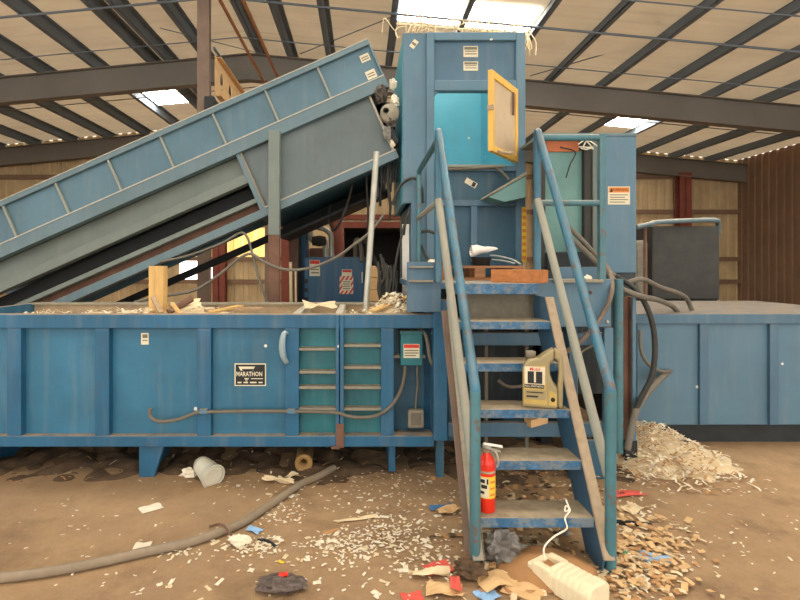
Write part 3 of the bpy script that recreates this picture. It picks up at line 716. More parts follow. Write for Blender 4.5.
# support posts
px0, px1 = X(269.5,5.13), X(280.5,5.13)
b = MB().mat(0).box(px0,px1,5.06,5.14,Z(235,5.1),Z(131,5.1)).mat(1).box(px0,px1,5.06,5.14,0,Z(235,5.1)); b.build('support_post', ['conv_green','rust'], conv, .004)
MB().box(px0,px1,6.5,6.58,0,2.2).build('support_post', 'rust', conv, .004)
for y0 in (5.06, 6.5):
    MB().box(-3.6,-3.5,y0,y0+.08,0,1.1).build('support_post', 'rust', conv, .004)
    MB().box(-4.5,-3.4,y0,y0+.06,.42,.5).build('tail_beam', 'rust', conv, .004)
lab_o = []
def clabel(s,t,w,h,name='label'):
    o = MB().obox(O+E*s+N*t+Vec((0,YC-.003,0)), E*w/2, N*h/2, (0,.002,0)).build(name, 'label', conv)
    b = MB()
    for k in (-.2,.1): b.obox(O+E*s+N*(t+k*h)+Vec((0,YC-.0055,0)), E*w*.38, N*h*.07, (0,.001,0))
    b.build('print', 'ink_grey', o)
clabel(.115,.955,.095,.075); clabel(.105,.78,.10,.085)
# caught rags and strips at the head of the conveyor
for k, (u, v, l, m, lb_) in enumerate(((381,152,.55,'belt','long black rubber strip hanging below the conveyor head'),(387,150,.72,'rubber_dark','frayed dark strip hanging nearest the hopper'),(373,158,.42,'rubber_dark','short dark strip hanging behind the steel pole'),(394,148,.35,'belt','black strip hanging at the conveyor corner'))):
    p = P(u,v,YC+.08); pts = [p]
    for j in range(5): pts.append(pts[-1]+Vec((R.uniform(-.02,.02),R.uniform(-.01,.01),-l/5)))
    b = MB().tube(pts, lambda t: .024-.012*t, 6); b.tube([pts[1],pts[1]+Vec((.03,0,-.1)),pts[1]+Vec((.025,0,-.28))],.012,5)
    tag(b.build('hanging_strip', m), lb_, 'strip')
def crumple(b, c, r, seed, sq=(1,1,1), nu=10, nv=7):
    c = Vec(c)
    def fn(i, j):
        th, ph = 2*math.pi*i, math.pi*(j*.998+.001)
        d = Vec((math.cos(th)*math.sin(ph), math.sin(th)*math.sin(ph), math.cos(ph)))
        k = 1 + .5*noise.noise(d*2.3+Vec((seed*7.1,seed*3.3,0))) + .35*noise.noise(d*6+Vec((seed,0,seed*2.1)))
        return c + Vec((d.x*sq[0], d.y*sq[1], d.z*sq[2]))*r*k
    b.sheet(fn, nu, nv, False); return b
for u, v, r, m, lb_ in ((381,93,.065,'grey_dark','dark grey rag caught on the conveyor head'),(395,101,.045,'paper','pale plastic wad caught beside the head drum'),(393,84,.04,'clear','small cream wad caught on the conveyor edge'),(388,133,.05,'grey_film','grey rag caught below the drum'),(393,143,.03,'paper','small white wad at the conveyor lower corner'),(391,120,.06,'grey_dark','dark ragged wad caught right of the bearing')):
    tag(crumple(MB(), P(u,v,YC-.07), r, u, (.85,.8,1.25), 22, 14).build('rag', m), lb_, 'rag')

# ================================================================== steel pole, column and background things
o = MB().tube([P(365.5,313,4.4),P(376.5,152,4.5)], .026, 12, False).build('steel_pole', 'galv'); tag(o, 'pale steel pole leaning up from the baler box to the conveyor', 'pole')
cx0, cx1 = X(197,8), X(209,8)
col = thing('roof_column', 'tall brown steel column standing behind the conveyor', 'column', ((cx0+cx1)/2, 8.1, 0))
b = MB().box(cx0,cx1,8.0,8.02,0,6.35).box(cx0,cx1,8.1,8.12,0,6.35).box((cx0+cx1)/2-.01,(cx0+cx1)/2+.01,8.02,8.1,0,6.35).box(cx0,cx1-.01,8.02,8.1,0,6.35); b.build('shaft', 'column', col, .003)
MB().box(cx0-.06,cx1+.06,7.95,8.28,0,.03).build('base_plate', 'rust', col)
MB().px(204,214,96,112,7.9,.1).build('clamp_box', 'dark', col, .01)
# perforated beam running back from the column
xb = X(213,8.15); pb = MB()
zt, zb = Z(57,8.3), Z(57,8.3)-.62
hole_y = [8.62+.55*k for k in range(7)]
segs = []; y = 8.24
for hy in hole_y:
    segs.append((y, hy-.11, None)); segs.append((hy-.11, hy+.11, hy)); y = hy+.11
segs.append((y, 13, None)); zc = zt-.30
for y0, y1, hy in segs:
    if hy is None: pb.box(xb,xb+.015,y0,y1,zb,zt)
    else:
        k = 10; up = [(xb, hy+.11*math.cos(math.pi*i/k), zc+.15*math.sin(math.pi*i/k)) for i in range(k+1)]
        pb.prism([(xb,y1,zt),(xb,y0,zt)]+up[::-1], (.015,0,0))
        dn = [(xb, hy+.11*math.cos(math.pi*i/k), zc-.15*math.sin(math.pi*i/k)) for i in range(k+1)]
        pb.prism([(xb,y1,zb),(xb,y0,zb)]+dn[::-1], (.015,0,0))
pb.box(xb,xb+.09,8.3,13,zt-.015,zt); pb.box(xb,xb+.09,8.3,13,zb,zb+.015)
o = thing('perforated_beam', 'tan perforated beam with round holes running back from brown column', 'beam', (xb,10.6,zb))
pb.build('web', 'tan_plate', o); MB().tube([(xb+.03,8.1,zt+.06),(xb+.03,13,zt+.06)],.022,8,False).build('edge_pipe', 'conv_rail', o)
MB().box(xb-.06,xb+.1,12.8,12.9,0,zb).build('leg', 'column', o)

# control cabinet
YK = 6.5
cab = thing('control_cabinet', 'blue electrical control cabinet with red striped sticker behind the baler', 'cabinet', (X(336,YK), YK+.2, 0))
MB().px(304.5,366,257,345,YK,.4).build('body', 'cab_blue', cab, .006)
MB().px(308,364,259,343,YK-.025,.03).build('door', 'cab_blue', cab, .006)
for v in (279,288,297): MB().px(304.5,308,v,v+4,YK-.03,.03).build('hinge', 'dark', cab)
MB().px(361.5,363,272,283,YK-.05,.03).build('handle', 'galv', cab, .003)
MB().px(306,310,345,388,YK+.02,.06).px(360,364,345,388,YK+.02,.06).px(306,310,345,388,YK+.3,.06).px(360,364,345,388,YK+.3,.06)
b = MB(); x0, x1 = X(306,YK), X(364,YK)
for x in (x0, x1-.05):
    for y in (YK+.02, YK+.32): b = MB().box(x,x+.05,y,y+.05,0,Z(345,YK)).build('leg', 'dark', cab)
l1 = MB().px(309.5,320,260,276,YK-.029,.005).build('danger_label', 'label', cab)
MB().px(310,319.5,260.5,264,YK-.031,.003).build('print_band', 'red_ink', l1); MB().px(311,319,266,267,YK-.031,.003).px(311,319,269,270,YK-.031,.003).px(311,319,272,273.5,YK-.031,.003).build('print', 'ink_grey', l1)
l2 = MB().px(341.8,352,269.5,276,YK-.029,.005).build('small_sign', 'label', cab); MB().px(342.5,351.5,270,272.3,YK-.031,.003).build('print_band', 'red_ink', l2)
l3 = MB().px(339.6,353.3,276,294,YK-.029,.005).build('striped_sticker', 'label', cab); b = MB()
for k in range(-3, 7):
    ua = 339.6 + k*4.2 - 4
    pts = []
    for u, v in ((ua,294),(ua+2.1,294),(ua+2.1+12,276),(ua+12,276)): pts.append((u, v))
    # clip the slanted bar to the sticker
    def clip(poly, f, inside):
        out = []
        for i in range(len(poly)):
            p, q = poly[i], poly[(i+1) % len(poly)]
            a, c = f(p), f(q)
            if a >= 0: out.append(p)
            if a*c < 0: t = a/(a-c); out.append((p[0]+(q[0]-p[0])*t, p[1]+(q[1]-p[1])*t))
        return out
    pts = clip(pts, lambda p: p[0]-339.6, 1)
    if len(pts) > 2: pts = clip(pts, lambda p: 353.3-p[0], 1)
    if len(pts) > 2: b.prism([P(u,v,YK-.0295) for u, v in pts], (0,-.001,0))
b.build('stripes', 'red_ink', l3)
MB().px(342.3,350.8,280,290.5,YK-.032,.003).build('sticker_centre', 'label', l3); b = MB()
for k in range(4): b.px(343,350,281.3+k*2.3,282.2+k*2.3,YK-.0335,.002)
b.build('print', 'ink_grey', l3)
for k, (ua, ub) in enumerate(((355,362),(358,371))):
    MB().tube([P(ua,258,YK+.1),P(ua+.5,243,YK+.05),P(ua+3,240,YK+.05),P(ua+6,247,YK),P(ub,262,YK-.06)] if k == 0 else [P(ua,257,YK+.2),P(ua+3,242,YK+.15),P(ua+9,243,YK),P(ub+1,255,YK-.05),P(ub+9,268,YK-.05),P(ub+25,276,YK)], .028, 8).build('cable_loop', 'rubber' if k == 0 else 'rubber_dark', cab)

# blue upright with pipework left of the cabinet
up = thing('pipe_stand', 'blue upright carrying bent grey pipes beside the control cabinet', 'pipe stand', (X(302,7.2), 7.2, 0))
MB().box(X(293,7.2),X(308,7.2),7.2,7.35,0,Z(218,7.2)).build('upright', 'cab_blue', up, .006)
MB().box(X(294.5,7.1),X(299.5,7.1),7.1,7.19,0,Z(222,7.1)).build('dark_channel', 'dark', up)
MB().tube(round_path([P(309,222,7.1),P(311,240,7.1),P(318,243,7.1),P(325,238,7.1),P(326,256,7.1),P(326,300,7.1)],.06),.04,8,False).build('pipe', 'galv', up)
MB().tube(round_path([P(309,226,7.0),P(325,229,7.0),P(331,234,7.0),P(332,262,7.0),P(332,302,7.0)],.08),.035,8,False).build('pipe', 'galv', up)
MB().lathe([(.0,-.1),(.06,-.09),(.075,0),(.06,.09),(0,.1)], P(319,241,7.0), 14, (1,0,0)).build('valve', 'rubber_dark', up)
MB().box(X(309,7.2),X(333,7.2),7.22,7.4,0,Z(248,7.2)).build('pump_block', 'rust', up, .02)
o = MB().box(X(281,9),X(289,9),9,9.14,0,Z(226,9)).box(X(281,9)-.04,X(289,9)+.04,8.96,9.18,0,.03).build('red_post', 'red_steel', bevel=.004); tag(o, 'red steel post beyond the conveyor support post', 'post')
o = MB().tube([P(335,215,7.6),P(338,240,7.6),P(338,262,7.6),Vec((X(337,7.6),7.6,0))],.09,10).build('rusty_stack', 'red_steel'); tag(o, 'rusty red pipe stack behind the control cabinet', 'pipe')
for k, (u, w, vt) in enumerate(((290.5,3.2,262),(295.5,2.0,270))):
    o = MB().tube([Vec((X(u,5.6)+.02,5.62,.0)),P(u,vt,5.6)], w*5.6/F/2, 8, False).build('pale_tube', 'paper_cream'); tag(o, ['thicker pale tube standing by the conveyor post','thin pale tube standing left of the blue cabinet'][k], 'tube')
# cardboard bale stack
z = 0
for k in range(7):
    h = .22; w = R.uniform(-.03,.03); lbs = ('topmost','second from top')
    o = MB().box(X(369,9.5)+w,X(391,9.5)+w,9.5,10.1,z,z+h-.006).build('cardboard_box', 'cardboard_pale', bevel=.015)
    tag(o, 'flat tan cardboard box in stack behind the pole, layer %s' % ['at the floor','second up','third up','middle of stack','third from top','second from top','topmost'][k], 'box', 'stacked cardboard boxes'); z += h
# dark machine mass under the conveyor head (motor, hydraulic valves)
mm = thing('valve_manifold', 'dark tangle of valves and hoses behind the baler by the hopper', 'valves', (X(400,5.6), 5.7, 0))
MB().box(X(382,4.92),X(398.5,4.92),4.94,5.3,0,Z(270,4.92)).build('block', 'dark', mm, .02)
for k in range(7):
    u = 381+2.3*k; MB().tube([P(u,303,4.9),P(u+R.uniform(-6,2),288+R.uniform(-4,6),4.9),P(u+R.uniform(-3,2),276,4.92),P(u+R.uniform(-4,1),262+R.uniform(-8,6),4.93)],.014,6).build('hose', 'rubber_dark', mm)
MB().tube([P(392,305,4.9),P(396,262,4.9),P(402,235,4.92),P(408,212,4.94)],.012,6).build('line', 'rubber_dark', mm)
o = MB().box(X(402.5,5.1),X(409.5,5.1),5.12,5.16,.0,Z(224,5.1)).build('white_channel', 'bulb_white'); tag(o, 'white upright channel between dark valves and hopper', 'channel')
# dark machinery at the right, behind
gm = thing('motor_unit', 'dark grey motor unit with pale pipe at the right, behind blue housing', 'machine', (X(672,6.5), 6.8, 0))
MB().px(652,720,226,300,6.5,.9).build('housing', 'rubber_dark', gm, .02)
MB().px(637,652,240,300,6.6,.6).build('end_cover', 'dusty_grey', gm, .06)
MB().tube([P(637,227,6.4),P(650,224,6.4),P(660,222,6.45),P(712,220,6.5),P(718,224,6.6),P(718,234,6.65)],.03,8).build('pipe', 'conv_rail', gm)
MB().tube([P(645,222,6.45),P(645,300,6.45)],.02,8,False).build('pipe', 'rust', gm)
MB().box(X(638,6.6),X(718,6.6),6.6,7.3,0,Z(299,6.6)).build('base', 'dark', gm, .02)
# cables strung beneath the conveyor
for pts, r, lb_ in (([(135,302,5.02),(165,296,5.02),(195,290,5.02),(220,274,5.02),(240,258,5.02),(252,254,5.02),(264,262,5.0),(285,269.5,5.0),(310,268,5.0),(335,258,5.0),(355,244,5.0),(370,232,5.05),(384,215,5.12)],.014,'long grey cable sagging below the conveyor'),
                    ([(160,262,5.12),(190,255,5.12),(222,243,5.12),(240,233,5.12),(247,237,5.08),(252,252,5.06),(258,275,5.05),(268,305,5.0)],.012,'cable dropping from the conveyor to the baler beside support post'),
                    ([(351,172,5.4),(352,186,5.5),(346,208,5.6),(340,222,5.6),(334,230,5.7),(329,220,5.8),(330,205,5.85)],.014,'dark cable loop hanging under the conveyor head'),
                    ([(366,165,5.4),(367,190,5.45),(368,215,5.5),(367,250,5.6)],.012,'thin cable hanging straight down behind the pole')):
    tag(MB().tube([P(*p) for p in pts], r, 8).build('cable', 'rubber_dark' if 'loop' in lb_ or 'thin' in lb_ else 'rubber'), lb_, 'cable')
tag(MB().tube([P(410,208,4.95),P(406,220,4.9),P(404,235,4.95)],.01,6).tube([P(392,205,5.0),P(400,186,5.0),P(413,178,4.98),P(421,186,4.97),P(423,203,4.97)],.014,8).build('cable', 'rubber_dark', tagd={'base':tuple(P(410,215,4.95))}), 'cable looping against hopper lower left corner', 'cable')
tag(MB().tube([P(421,232,4.93),P(428,231,4.9),P(436,234,4.85),P(441,238,4.8)],.014,8).tube([P(421,245,4.93),P(425,255,4.9),P(431,261,4.85),P(440,262.5,4.8)],.014,8).build('cable', 'rubber_dark'), 'two dark cables behind the left stair post', 'cable')

# ================================================================== contents of the baler box
tp = MB().box(X(148.5,4.1),X(163,4.1),4.1,4.2,.88,Z(266,4.1)).build('timber_post', 'timber_pale', bevel=.004); tag(tp, 'pale yellow timber post standing in the baler box', 'timber post')
def board(name, mat, a, b, w, h, label, cat='board', group=None):
    o = MB().beam(a, b, w, h).build(name, mat, bevel=.003); return tag(o, label, cat, group)
board('scrap_board', 'timber_grey', P(205,311,4.15), P(262,308,4.35), .09, .02, 'grey board lying level in the baler box')
board('scrap_board', 'timber_pale', P(212,312,3.95), P(240,306,4.4), .07, .02, 'pale board slanting inside the baler box')
board('scrap_board', 'timber_grey', P(153,297,4.0), P(161,313,3.9), .04, .02, 'short weathered stick leaning at timber post foot')
board('scrap_board', 'timber_pale', P(172,303,3.95), P(180,314,3.88), .03, .02, 'short pale stick leaning in the baler box')
o = MB().tube([P(168,312,3.98),P(192,298.5,4.1)], .026, 10, False).build('scrap_pipe', 'rust'); tag(o, 'short rusty pipe lying on scrap in the baler box', 'pipe')
def leaf(b, c, w, h, yaw, seed, amp=.15, tilt=(0,0), nu=5, nv=4):
    c = Vec(c); ca, sa = math.cos(yaw), math.sin(yaw)
    def fn(i, j):
        x, y = (i-.5)*w, (j-.5)*h
        k = 1+.25*noise.noise(Vec((i*2+seed, j*2, seed*.7)))
        x *= k; y *= k
        z = amp*max(w,h)*(.5+.8*noise.noise(Vec((i*2.2+seed*1.7, j*2.2+seed, 0)))) + x*tilt[0] + y*tilt[1]
        return c + Vec((x*ca-y*sa, x*sa+y*ca, z))
    b.sheet(fn, nu, nv, False); return b
o = leaf(MB(), P(186,308,4.1), .22, .16, .3, 3, .2, (.2,.3)).build('paper_scrap', 'paper_cream', solid=.002); tag(o, 'cream paper sheet lying beside rusty pipe in the baler box', 'paper')
o = leaf(MB(), P(320,308,4.2), .26, .2, .2, 5, .18, (0,.15)).build('paper_scrap', 'paper_cream', solid=.002); tag(o, 'crumpled tan sheet on the rim near the blue cabinet', 'paper')
board('scrap_board', 'timber_pale', P(372,311,3.9), P(410,296,4.25), .07, .015, 'pale strip lying over the paper shreds by the pole')
def shred(b, c, L, w, yaw, pitch, seed):
    c = Vec(c); d = Vec((math.cos(yaw)*math.cos(pitch), math.sin(yaw)*math.cos(pitch), math.sin(pitch))); s = Vec((-math.sin(yaw), math.cos(yaw), 0))
    k = L*.25*((seed % 7)/7-.3)
    b.add([c-d*L/2-s*w/2, c-d*L/2+s*w/2, c+s*w/2+Vec((0,0,k)), c-s*w/2+Vec((0,0,k)), c+d*L/2+s*w/2, c+d*L/2-s*w/2], [(0,3,2,1),(3,5,4,2)])
# shredded paper layer in the box
b = MB()
def lay(x, y):
    h = .24-.13*math.exp(-((x+.62)/.42)**2)+.05*noise.noise(Vec((x*5,y*5,1)))+.06*math.exp(-((x+1.5)/.35)**2)+.03*math.exp(-((x+.25)/.2)**2)+.16*math.exp(-((x-.26)/.17)**2)*math.exp(-((y-4.2)/.4)**2)
    return .88+h
b.mat(1).sheet(lambda i, j: Vec((xl+.06+(xr-xl-.13)*i, YF0+.11+.62*j*1.5/1.0 if False else YF0+.11+.62*j*1.4, lay(xl+.06+(xr-xl-.13)*i, YF0+.11+.62*j*1.4) - .01)), 90, 14, False)
for k in range(1500):
    x = R.uniform(xl+.08, xr-.08) if k < 900 else R.gauss(.27,.12); y = R.uniform(YF0+.12, 4.68) if k < 900 else R.gauss(4.1,.2)
    if not (xl+.06 < x < xr-.1 and YF0+.12 < y < 4.7): continue
    b.mat(R.choice((0,0,0,1))); shred(b, (x,y,lay(x,y)+R.uniform(0,.025)), R.uniform(.03,.09), R.uniform(.006,.02), R.uniform(0,6.3), R.uniform(-.5,.5), k)
tag(b.build('paper_shreds', ['paper','paper_cream']), 'layer of pale shredded paper filling the baler box', 'shredded paper', kind='stuff')

# ================================================================== things on the platform
pal = thing('wooden_pallet', 'low brown wooden pallet lying on the platform deck', 'pallet', (.95,4.5,DK))
for k in range(4): MB().box(.60,1.29,4.15+.2*k,4.28+.2*k,DK+.098,DK+.116).build('deck_board', 'pallet', pal, .002)
for x in (.60,.90,1.21): MB().box(x,x+.085,4.15,4.88,DK+.02,DK+.098).build('stringer_board', 'pallet', pal, .002)
for k in range(2): MB().box(.60,1.29,4.16+.55*k,4.29+.55*k,DK,DK+.02).build('bottom_board', 'pallet', pal, .002)
a = P(540,283,3.495); a.z = DK; e1 = Vec((-.79,.61,0)).normalized(); e2 = Vec((.61,.79,0)).normalized(); L, W, Hh = .35, .17, .09
tim = MB().obox(a+e1*L/2+e2*W/2+Vec((0,0,Hh/2)), e1*L/2, e2*W/2, (0,0,Hh/2)).build('timber_block', 'timber_orange', bevel=.003); tag(tim, 'orange timber block lying across the top of the stair', 'timber block')
tub = thing('black_tub', 'shallow black tub standing on the pallet', 'tub', (1.03,4.5,DK+.116))
MB().lathe([(0,0),(.075,0),(.085,.07),(.09,.075),(.08,.075),(.07,.01),(0,.01)],(1.03,4.5,DK+.116),20).build('bowl', 'belt', tub)
c = Vec((.945,4.5,DK+.2+.045))
b = MB()
def cone(i, j):
    th = 2*math.pi*j; r = .045*(1-i)**.7+.004; k = 1+.3*noise.noise(Vec((i*4,math.cos(th)*1.5,math.sin(th)*1.5)))
    return c+Vec((i*.23, math.cos(th)*r*1.3*k, math.sin(th)*r*k + .02*i))
b.sheet(cone, 12, 12); tag(b.build('paper_cone', 'bulb_white'), 'white rolled paper cone resting on the black tub', 'paper roll')
for k in range(5):
    u = 498+k*5; 
o = MB().tube([P(490,256,4.6),P(500,257,4.55),P(512,260,4.5),P(521,265,4.42)],.012,8).tube([P(492,260,4.55),P(505,261.5,4.5),P(515,264,4.45)],.010,8).build('grey_strap', 'conv_rail'); tag(o, 'grey strap lying on the pallet beside the tub', 'strap')
for u, v, d in ((440,263,4.3),(460,264,4.25),(434,258,4.75)):
    pass
o = crumple(MB(), P(433,262,4.35)+Vec((0,0,.0)), .035, 8, (1.4,1,.7)).build('paper_wad', 'paper'); tag(o, 'white paper wad at the pallet corner by the stair post', 'paper')
o = crumple(MB(), P(588,279,3.74)+Vec((0,0,.0)), .028, 18, (1,.8,1)).build('paper_wad', 'paper'); tag(o, 'white paper wad on the ledge behind the right handrail', 'paper')
# small crushed box on the cross-beam under the stair
o = MB().obox(P(536,420,3.87), Vec((.07,.02,.012)), Vec((-.01,.05,0)), (0,0,.028)).build('crushed_carton', 'cardboard_pale', bevel=.004); tag(o, 'small crushed carton on the cross-beam under the stair', 'carton')

# ================================================================== oil jug on the third tread
zj = Z0+RISE*2; yj = Y0+RUN*2+.01; J = .007212*0+ (yj/F)
jx = X(527,yj); S = yj/F
jug = thing('oil_jug', 'dusty silver motor oil jug standing on the third stair tread', 'jug', (jx+.11, yj+.05, zj))
def jp(u, v): return (X(u,yj), yj, Z(v,yj) - (Z(406,yj)-zj))
out = [(526,405.5),(526,372),(528,366),(532,362.5),(541,361),(549,355.5),(556,352),(561,354),(564.5,360),(565.2,372),(564.5,405.5)]
hole = [(552,366),(556,361.5),(560,363),(560.5,372),(559.5,387),(556,384),(552.5,376)]
# body as two prisms around the handle hole
bodyL = [(526,405.5),(526,372),(528,366),(532,362.5),(541,361),(549,355.5),(556,352),(556,361.5),(552,366),(552.5,376),(556,384),(559.5,387),(559.5,405.5)]
bodyR = [(559.5,405.5),(559.5,387),(560.5,372),(560,363),(556,361.5),(556,352),(561,354),(564.5,360),(565.2,372),(564.5,405.5)]
b = MB().prism([jp(*p) for p in bodyL], (0,.11,0)).prism([Vec(jp(*p))+Vec((0,.02,0)) for p in bodyR], (0,.07,0)); b.build('body', 'jug', jug, .012)
MB().lathe([(.028,0),(.028,.02),(.03,.02),(.03,.045),(.026,.05),(0,.05)], Vec(jp(534,364.5))+Vec((0,.055,0)), 18).build('cap', 'jug_cap', jug)
lbl = MB()
lbl.prism([Vec(jp(*p))+Vec((0,-.001,0)) for p in ((527.5,402),(527.5,369),(548,367),(549.5,402))],(0,-.002,0)); lo = lbl.build('front_label', 'gold', jug)
def jl(u0,u1,v0,v1,mat,name,k=.0045):
    return MB().prism([Vec(jp(u,v))+Vec((0,-k+.001,0)) for u, v in ((u0,v1),(u0,v0),(u1,v0),(u1,v1))],(0,-.001,0)).build(name, mat, lo)
jl(528.2,547.6,368.6,384.3,'label','cream_panel',.0036); jl(531,545,372.8,383.6,'ink','number_panel'); jl(528,546.5,384.5,387.8,'ink','black_band'); jl(528.5,548.5,389.5,398,'jug','gold_band')
text('lettering', '1', .080, Vec(jp(538.0,378.2))+Vec((0,-.006,0)), (1,0,0), (0,-1,0), 'label', lo, bold=.012, sx=1.15)
text('lettering', 'Mobil', .024, Vec(jp(538,370.8))+Vec((0,-.004,0)), (1,0,0), (0,-1,0), 'red_ink', lo, bold=.006, sx=1.1)
text('lettering', 'FULL SYNTHETIC', .0135, Vec(jp(537.3,386.1))+Vec((0,-.006,0)), (1,0,0), (0,-1,0), 'label', lo, bold=.01)
jl(530,546,391,392,'ink','print',.006); jl(530,541,394.5,396,'ink','print',.006)
rl = MB().prism([Vec(jp(*p))+Vec((0,-.001,0)) for p in ((551.5,402),(551.5,389),(558.5,391.5),(558.5,402.5))],(0,-.002,0)).build('side_label', 'gold', jug)
MB().lathe([(.012,0),(.012,.002),(0,.002)], Vec(jp(555,397))+Vec((0,-.003,0)), 12, (0,-1,0)).build('print', 'ink', rl)

jug.rotation_euler.z = -.3; jug.scale.z = 1.12
# ================================================================== fire extinguisher on the first tread
ez = Z0; ey = Y0+.085; ex = X(486.8,ey); r = .0445
fe = thing('fire_extinguisher', 'red fire extinguisher standing on the lowest stair tread', 'fire extinguisher', (ex,ey,ez))
MB().lathe([(0,.0),(r*.9,.0),(r,.008),(r,.26),(r*.93,.285),(r*.7,.305),(.02,.318),(.018,.33),(0,.33)],(ex,ey,ez),28).build('cylinder', 'red_paint', fe)
MB().lathe([(.017,.322),(.017,.35),(.024,.352),(.024,.372),(0,.374)],(ex,ey,ez),16).build('valve', 'galv', fe)
b = MB().beam((ex-.022,ey-.02,ez+.383),(ex+.075,ey-.035,ez+.372),.022,.01); b.build('lever', 'bulb_white', fe, .003)
MB().beam((ex-.01,ey-.02,ez+.362),(ex+.065,ey-.035,ez+.345),.018,.006).build('carry_handle', 'galv', fe, .002)
MB().tube([(ex+.02,ey-.02,ez+.355),(ex+.04,ey-.035,ez+.34),(ex+.052,ey-.036,ez+.29),(ex+.046,ey-.03,ez+.255)],.006,8).build('hose', 'galv', fe)
def wrap(name, mat, a0, a1, z0, z1, rr, parent=fe):
    b = MB(); b.sheet(lambda i, j: Vec((ex+rr*math.sin(a0+(a1-a0)*i), ey-rr*math.cos(a0+(a1-a0)*i), ez+z0+(z1-z0)*j)), 14, 1); return b.build(name, mat, parent)
w1 = wrap('label', 'yellow_ink', -1.3, 1.3, .085, .205, r+.0008)
wrap('label_panel', 'label', -1.25, .0, .09, .20, r+.0014, w1); b = MB()
for z0, z1, a0, a1 in ((.17,.19,-1.1,-.45),(.14,.16,-.9,-.2),(.11,.125,-1.1,-.5),(.165,.195,-.25,-.05)): wrap('print', 'ink', a0, a1, z0, z1, r+.002, w1)
for z0 in (.10,.135,.17): wrap('print', 'orange_ink', .15, .9, z0, z0+.012, r+.0016, w1)
wrap('grime_band', 'dusty', -1.4, 1.4, .222, .235, r+.0008)

fe.scale.z = .95
# ================================================================== floor: hose, loose pieces
pts = [G(-60,590),G(40,578),G(100,567),G(143,557),G(185,548),G(215,538),G(240,528),G(262,514),G(280,502),G(300,488),G(318,480),G(334,471)]
o = MB().tube([p+Vec((0,0,.025)) for p in pts], .025, 12).build('floor_hose', 'hose_floor'); tag(o, 'thick grey hose lying across the floor toward the baler', 'hose')
# lying cloudy plastic tub under the baler edge
c = G(207,482)+Vec((0,0,.085)); ax = Vec((.66,-.68,-.2)).normalized()
pt = thing('plastic_bucket', 'crushed cloudy plastic bucket lying at the baler edge', 'bucket', (c.x,c.y,0))
MB().lathe([(.055,-.10),(.066,-.06),(.07,-.02),(.076,.03),(.082,.085),(.088,.09),(.088,.1),(.08,.1),(.074,.03),(.06,-.09),(0,-.092)], c, 22, ax).build('tub', 'clear', pt)
MB().lathe([(0,.085),(.05,.088),(.06,.093),(.078,.09),(.08,.094),(.06,.098),(.045,.094),(0,.094)], c, 22, ax).build('lid', 'clear', pt)
tag(crumple(MB(), G(189,477)+Vec((0,0,.03)), .045, 31, (1.3,.8,.7)).build('paper_wad', 'paper'), 'torn white wad on the floor beside the plastic bucket', 'paper')
c = G(304,471); rr = .066
rl = thing('cardboard_tube', 'round brown tube end lying under the baler edge', 'tube', (c.x,c.y,0))
MB().lathe([(rr,0),(rr,.26),(rr*.45,.26),(rr*.45,.0),(rr,.0)], c+Vec((0,-.02,rr)), 26, (-.06,1,0)).build('sleeve', 'brown_roll', rl)
MB().lathe([(rr*.98,-.002),(rr*.98,.005),(rr*.80,.005),(rr*.80,-.002)], c+Vec((0,-.024,rr)), 26, (-.06,1,0)).build('rim', 'paper_cream', rl)

# cream foam block in front, with white wire
a = G(540,575); bq = G(594,607); ax = (bq-a).normalized(); sd = Vec((-ax.y,ax.x,0)); L = .40
fb = thing('foam_block', 'cream foam packing block lying in front of the stair', 'foam block', ((a+bq)/2)[:])
cc = a+ax*.2
prof = [(-.078,0),(.078,0),(.082,.085),(.05,.112),(-.055,.112),(-.08,.08)]
def fpr(s0, s1, k=1): 
    return [a+ax*s0+sd*p[0]*k+Vec((0,0,p[1]*k if p[1] > .01 else 0)) for p in prof], ax*(s1-s0)
b = MB()
for s0, s1, k in ((.10,.128,1),(.131,.160,1.0),(.163,.192,1.0),(.195,.224,1.0),(.227,.256,1.0),(.259,.32,1.02)):
    q, e_ = fpr(s0, s1, k); b.prism(q, e_)
q, e_ = fpr(.11,.315,.975); b.prism(q, e_)
for s_ in (-1,1): b.obox(a+ax*.06+sd*s_*.058+Vec((0,0,.05)), ax*.05, sd*.021, (0,0,.05))
b.obox(a+ax*.0+Vec((0,0,.042)), ax*.02, sd*.075, (0,0,.042))
b.build('block', 'foam', fb, .009)
wp = [a+ax*.03+Vec((0,0,.085)), P(544,548,2.60), P(552,538,2.63), P(560,533,2.655), P(567,528,2.65), P(565,518,2.66), P(570,510,2.67), P(566,506,2.68), P(565,511,2.67), P(569,509,2.66), P(566,500,2.70)]
o = MB().tube(wp, .0045, 6).build('white_wire', 'white_wire'); tag(o, 'curly white wire rising from the foam block to the tread', 'wire')

def scrap(u, v, w, h, yaw, mat, label, seed=1, amp=.12, cat='scrap', zz=.004, name='scrap_piece', tilt=(0,0), solid=.0025):
    p = G(u, v); p.z = zz
    b = leaf(MB(), (0,0,0), w, h, yaw, seed, amp, tilt, 7, 6)
    lo = min(q.z for q in b.v); b.v = [q - Vec((0,0,lo)) + p for q in b.v]
    return tag(b.build(name, mat, solid=solid), label, cat)
def dome_sheet():
    b = MB(); p = G(546,572)
    def fn(i, j):
        x, y = (i-.5)*.50, (j-.5)*.36
        k = 1 - .18*abs(j-.5)*2*(1+.5*noise.noise(Vec((i*3,j*3,2))))
        z = .004 + .075*max(0, 1-((x/.27)**2+((y-.02)/.2)**2)) + .008*noise.noise(Vec((x*14,y*14,0)))
        return p + Vec((x*k, y, max(.004, z)))
    return b.sheet(fn, 24, 18)
tag(dome_sheet().build('cardboard_sheet', 'cardboard_brown', solid=.006), 'large bowed brown cardboard sheet lying under the foam block', 'cardboard')
scrap(512,586,.20,.13,-.9,'cardboard_brown','second brown cardboard layer left of the foam block',31,.10,'cardboard',name='cardboard_sheet',solid=.005)
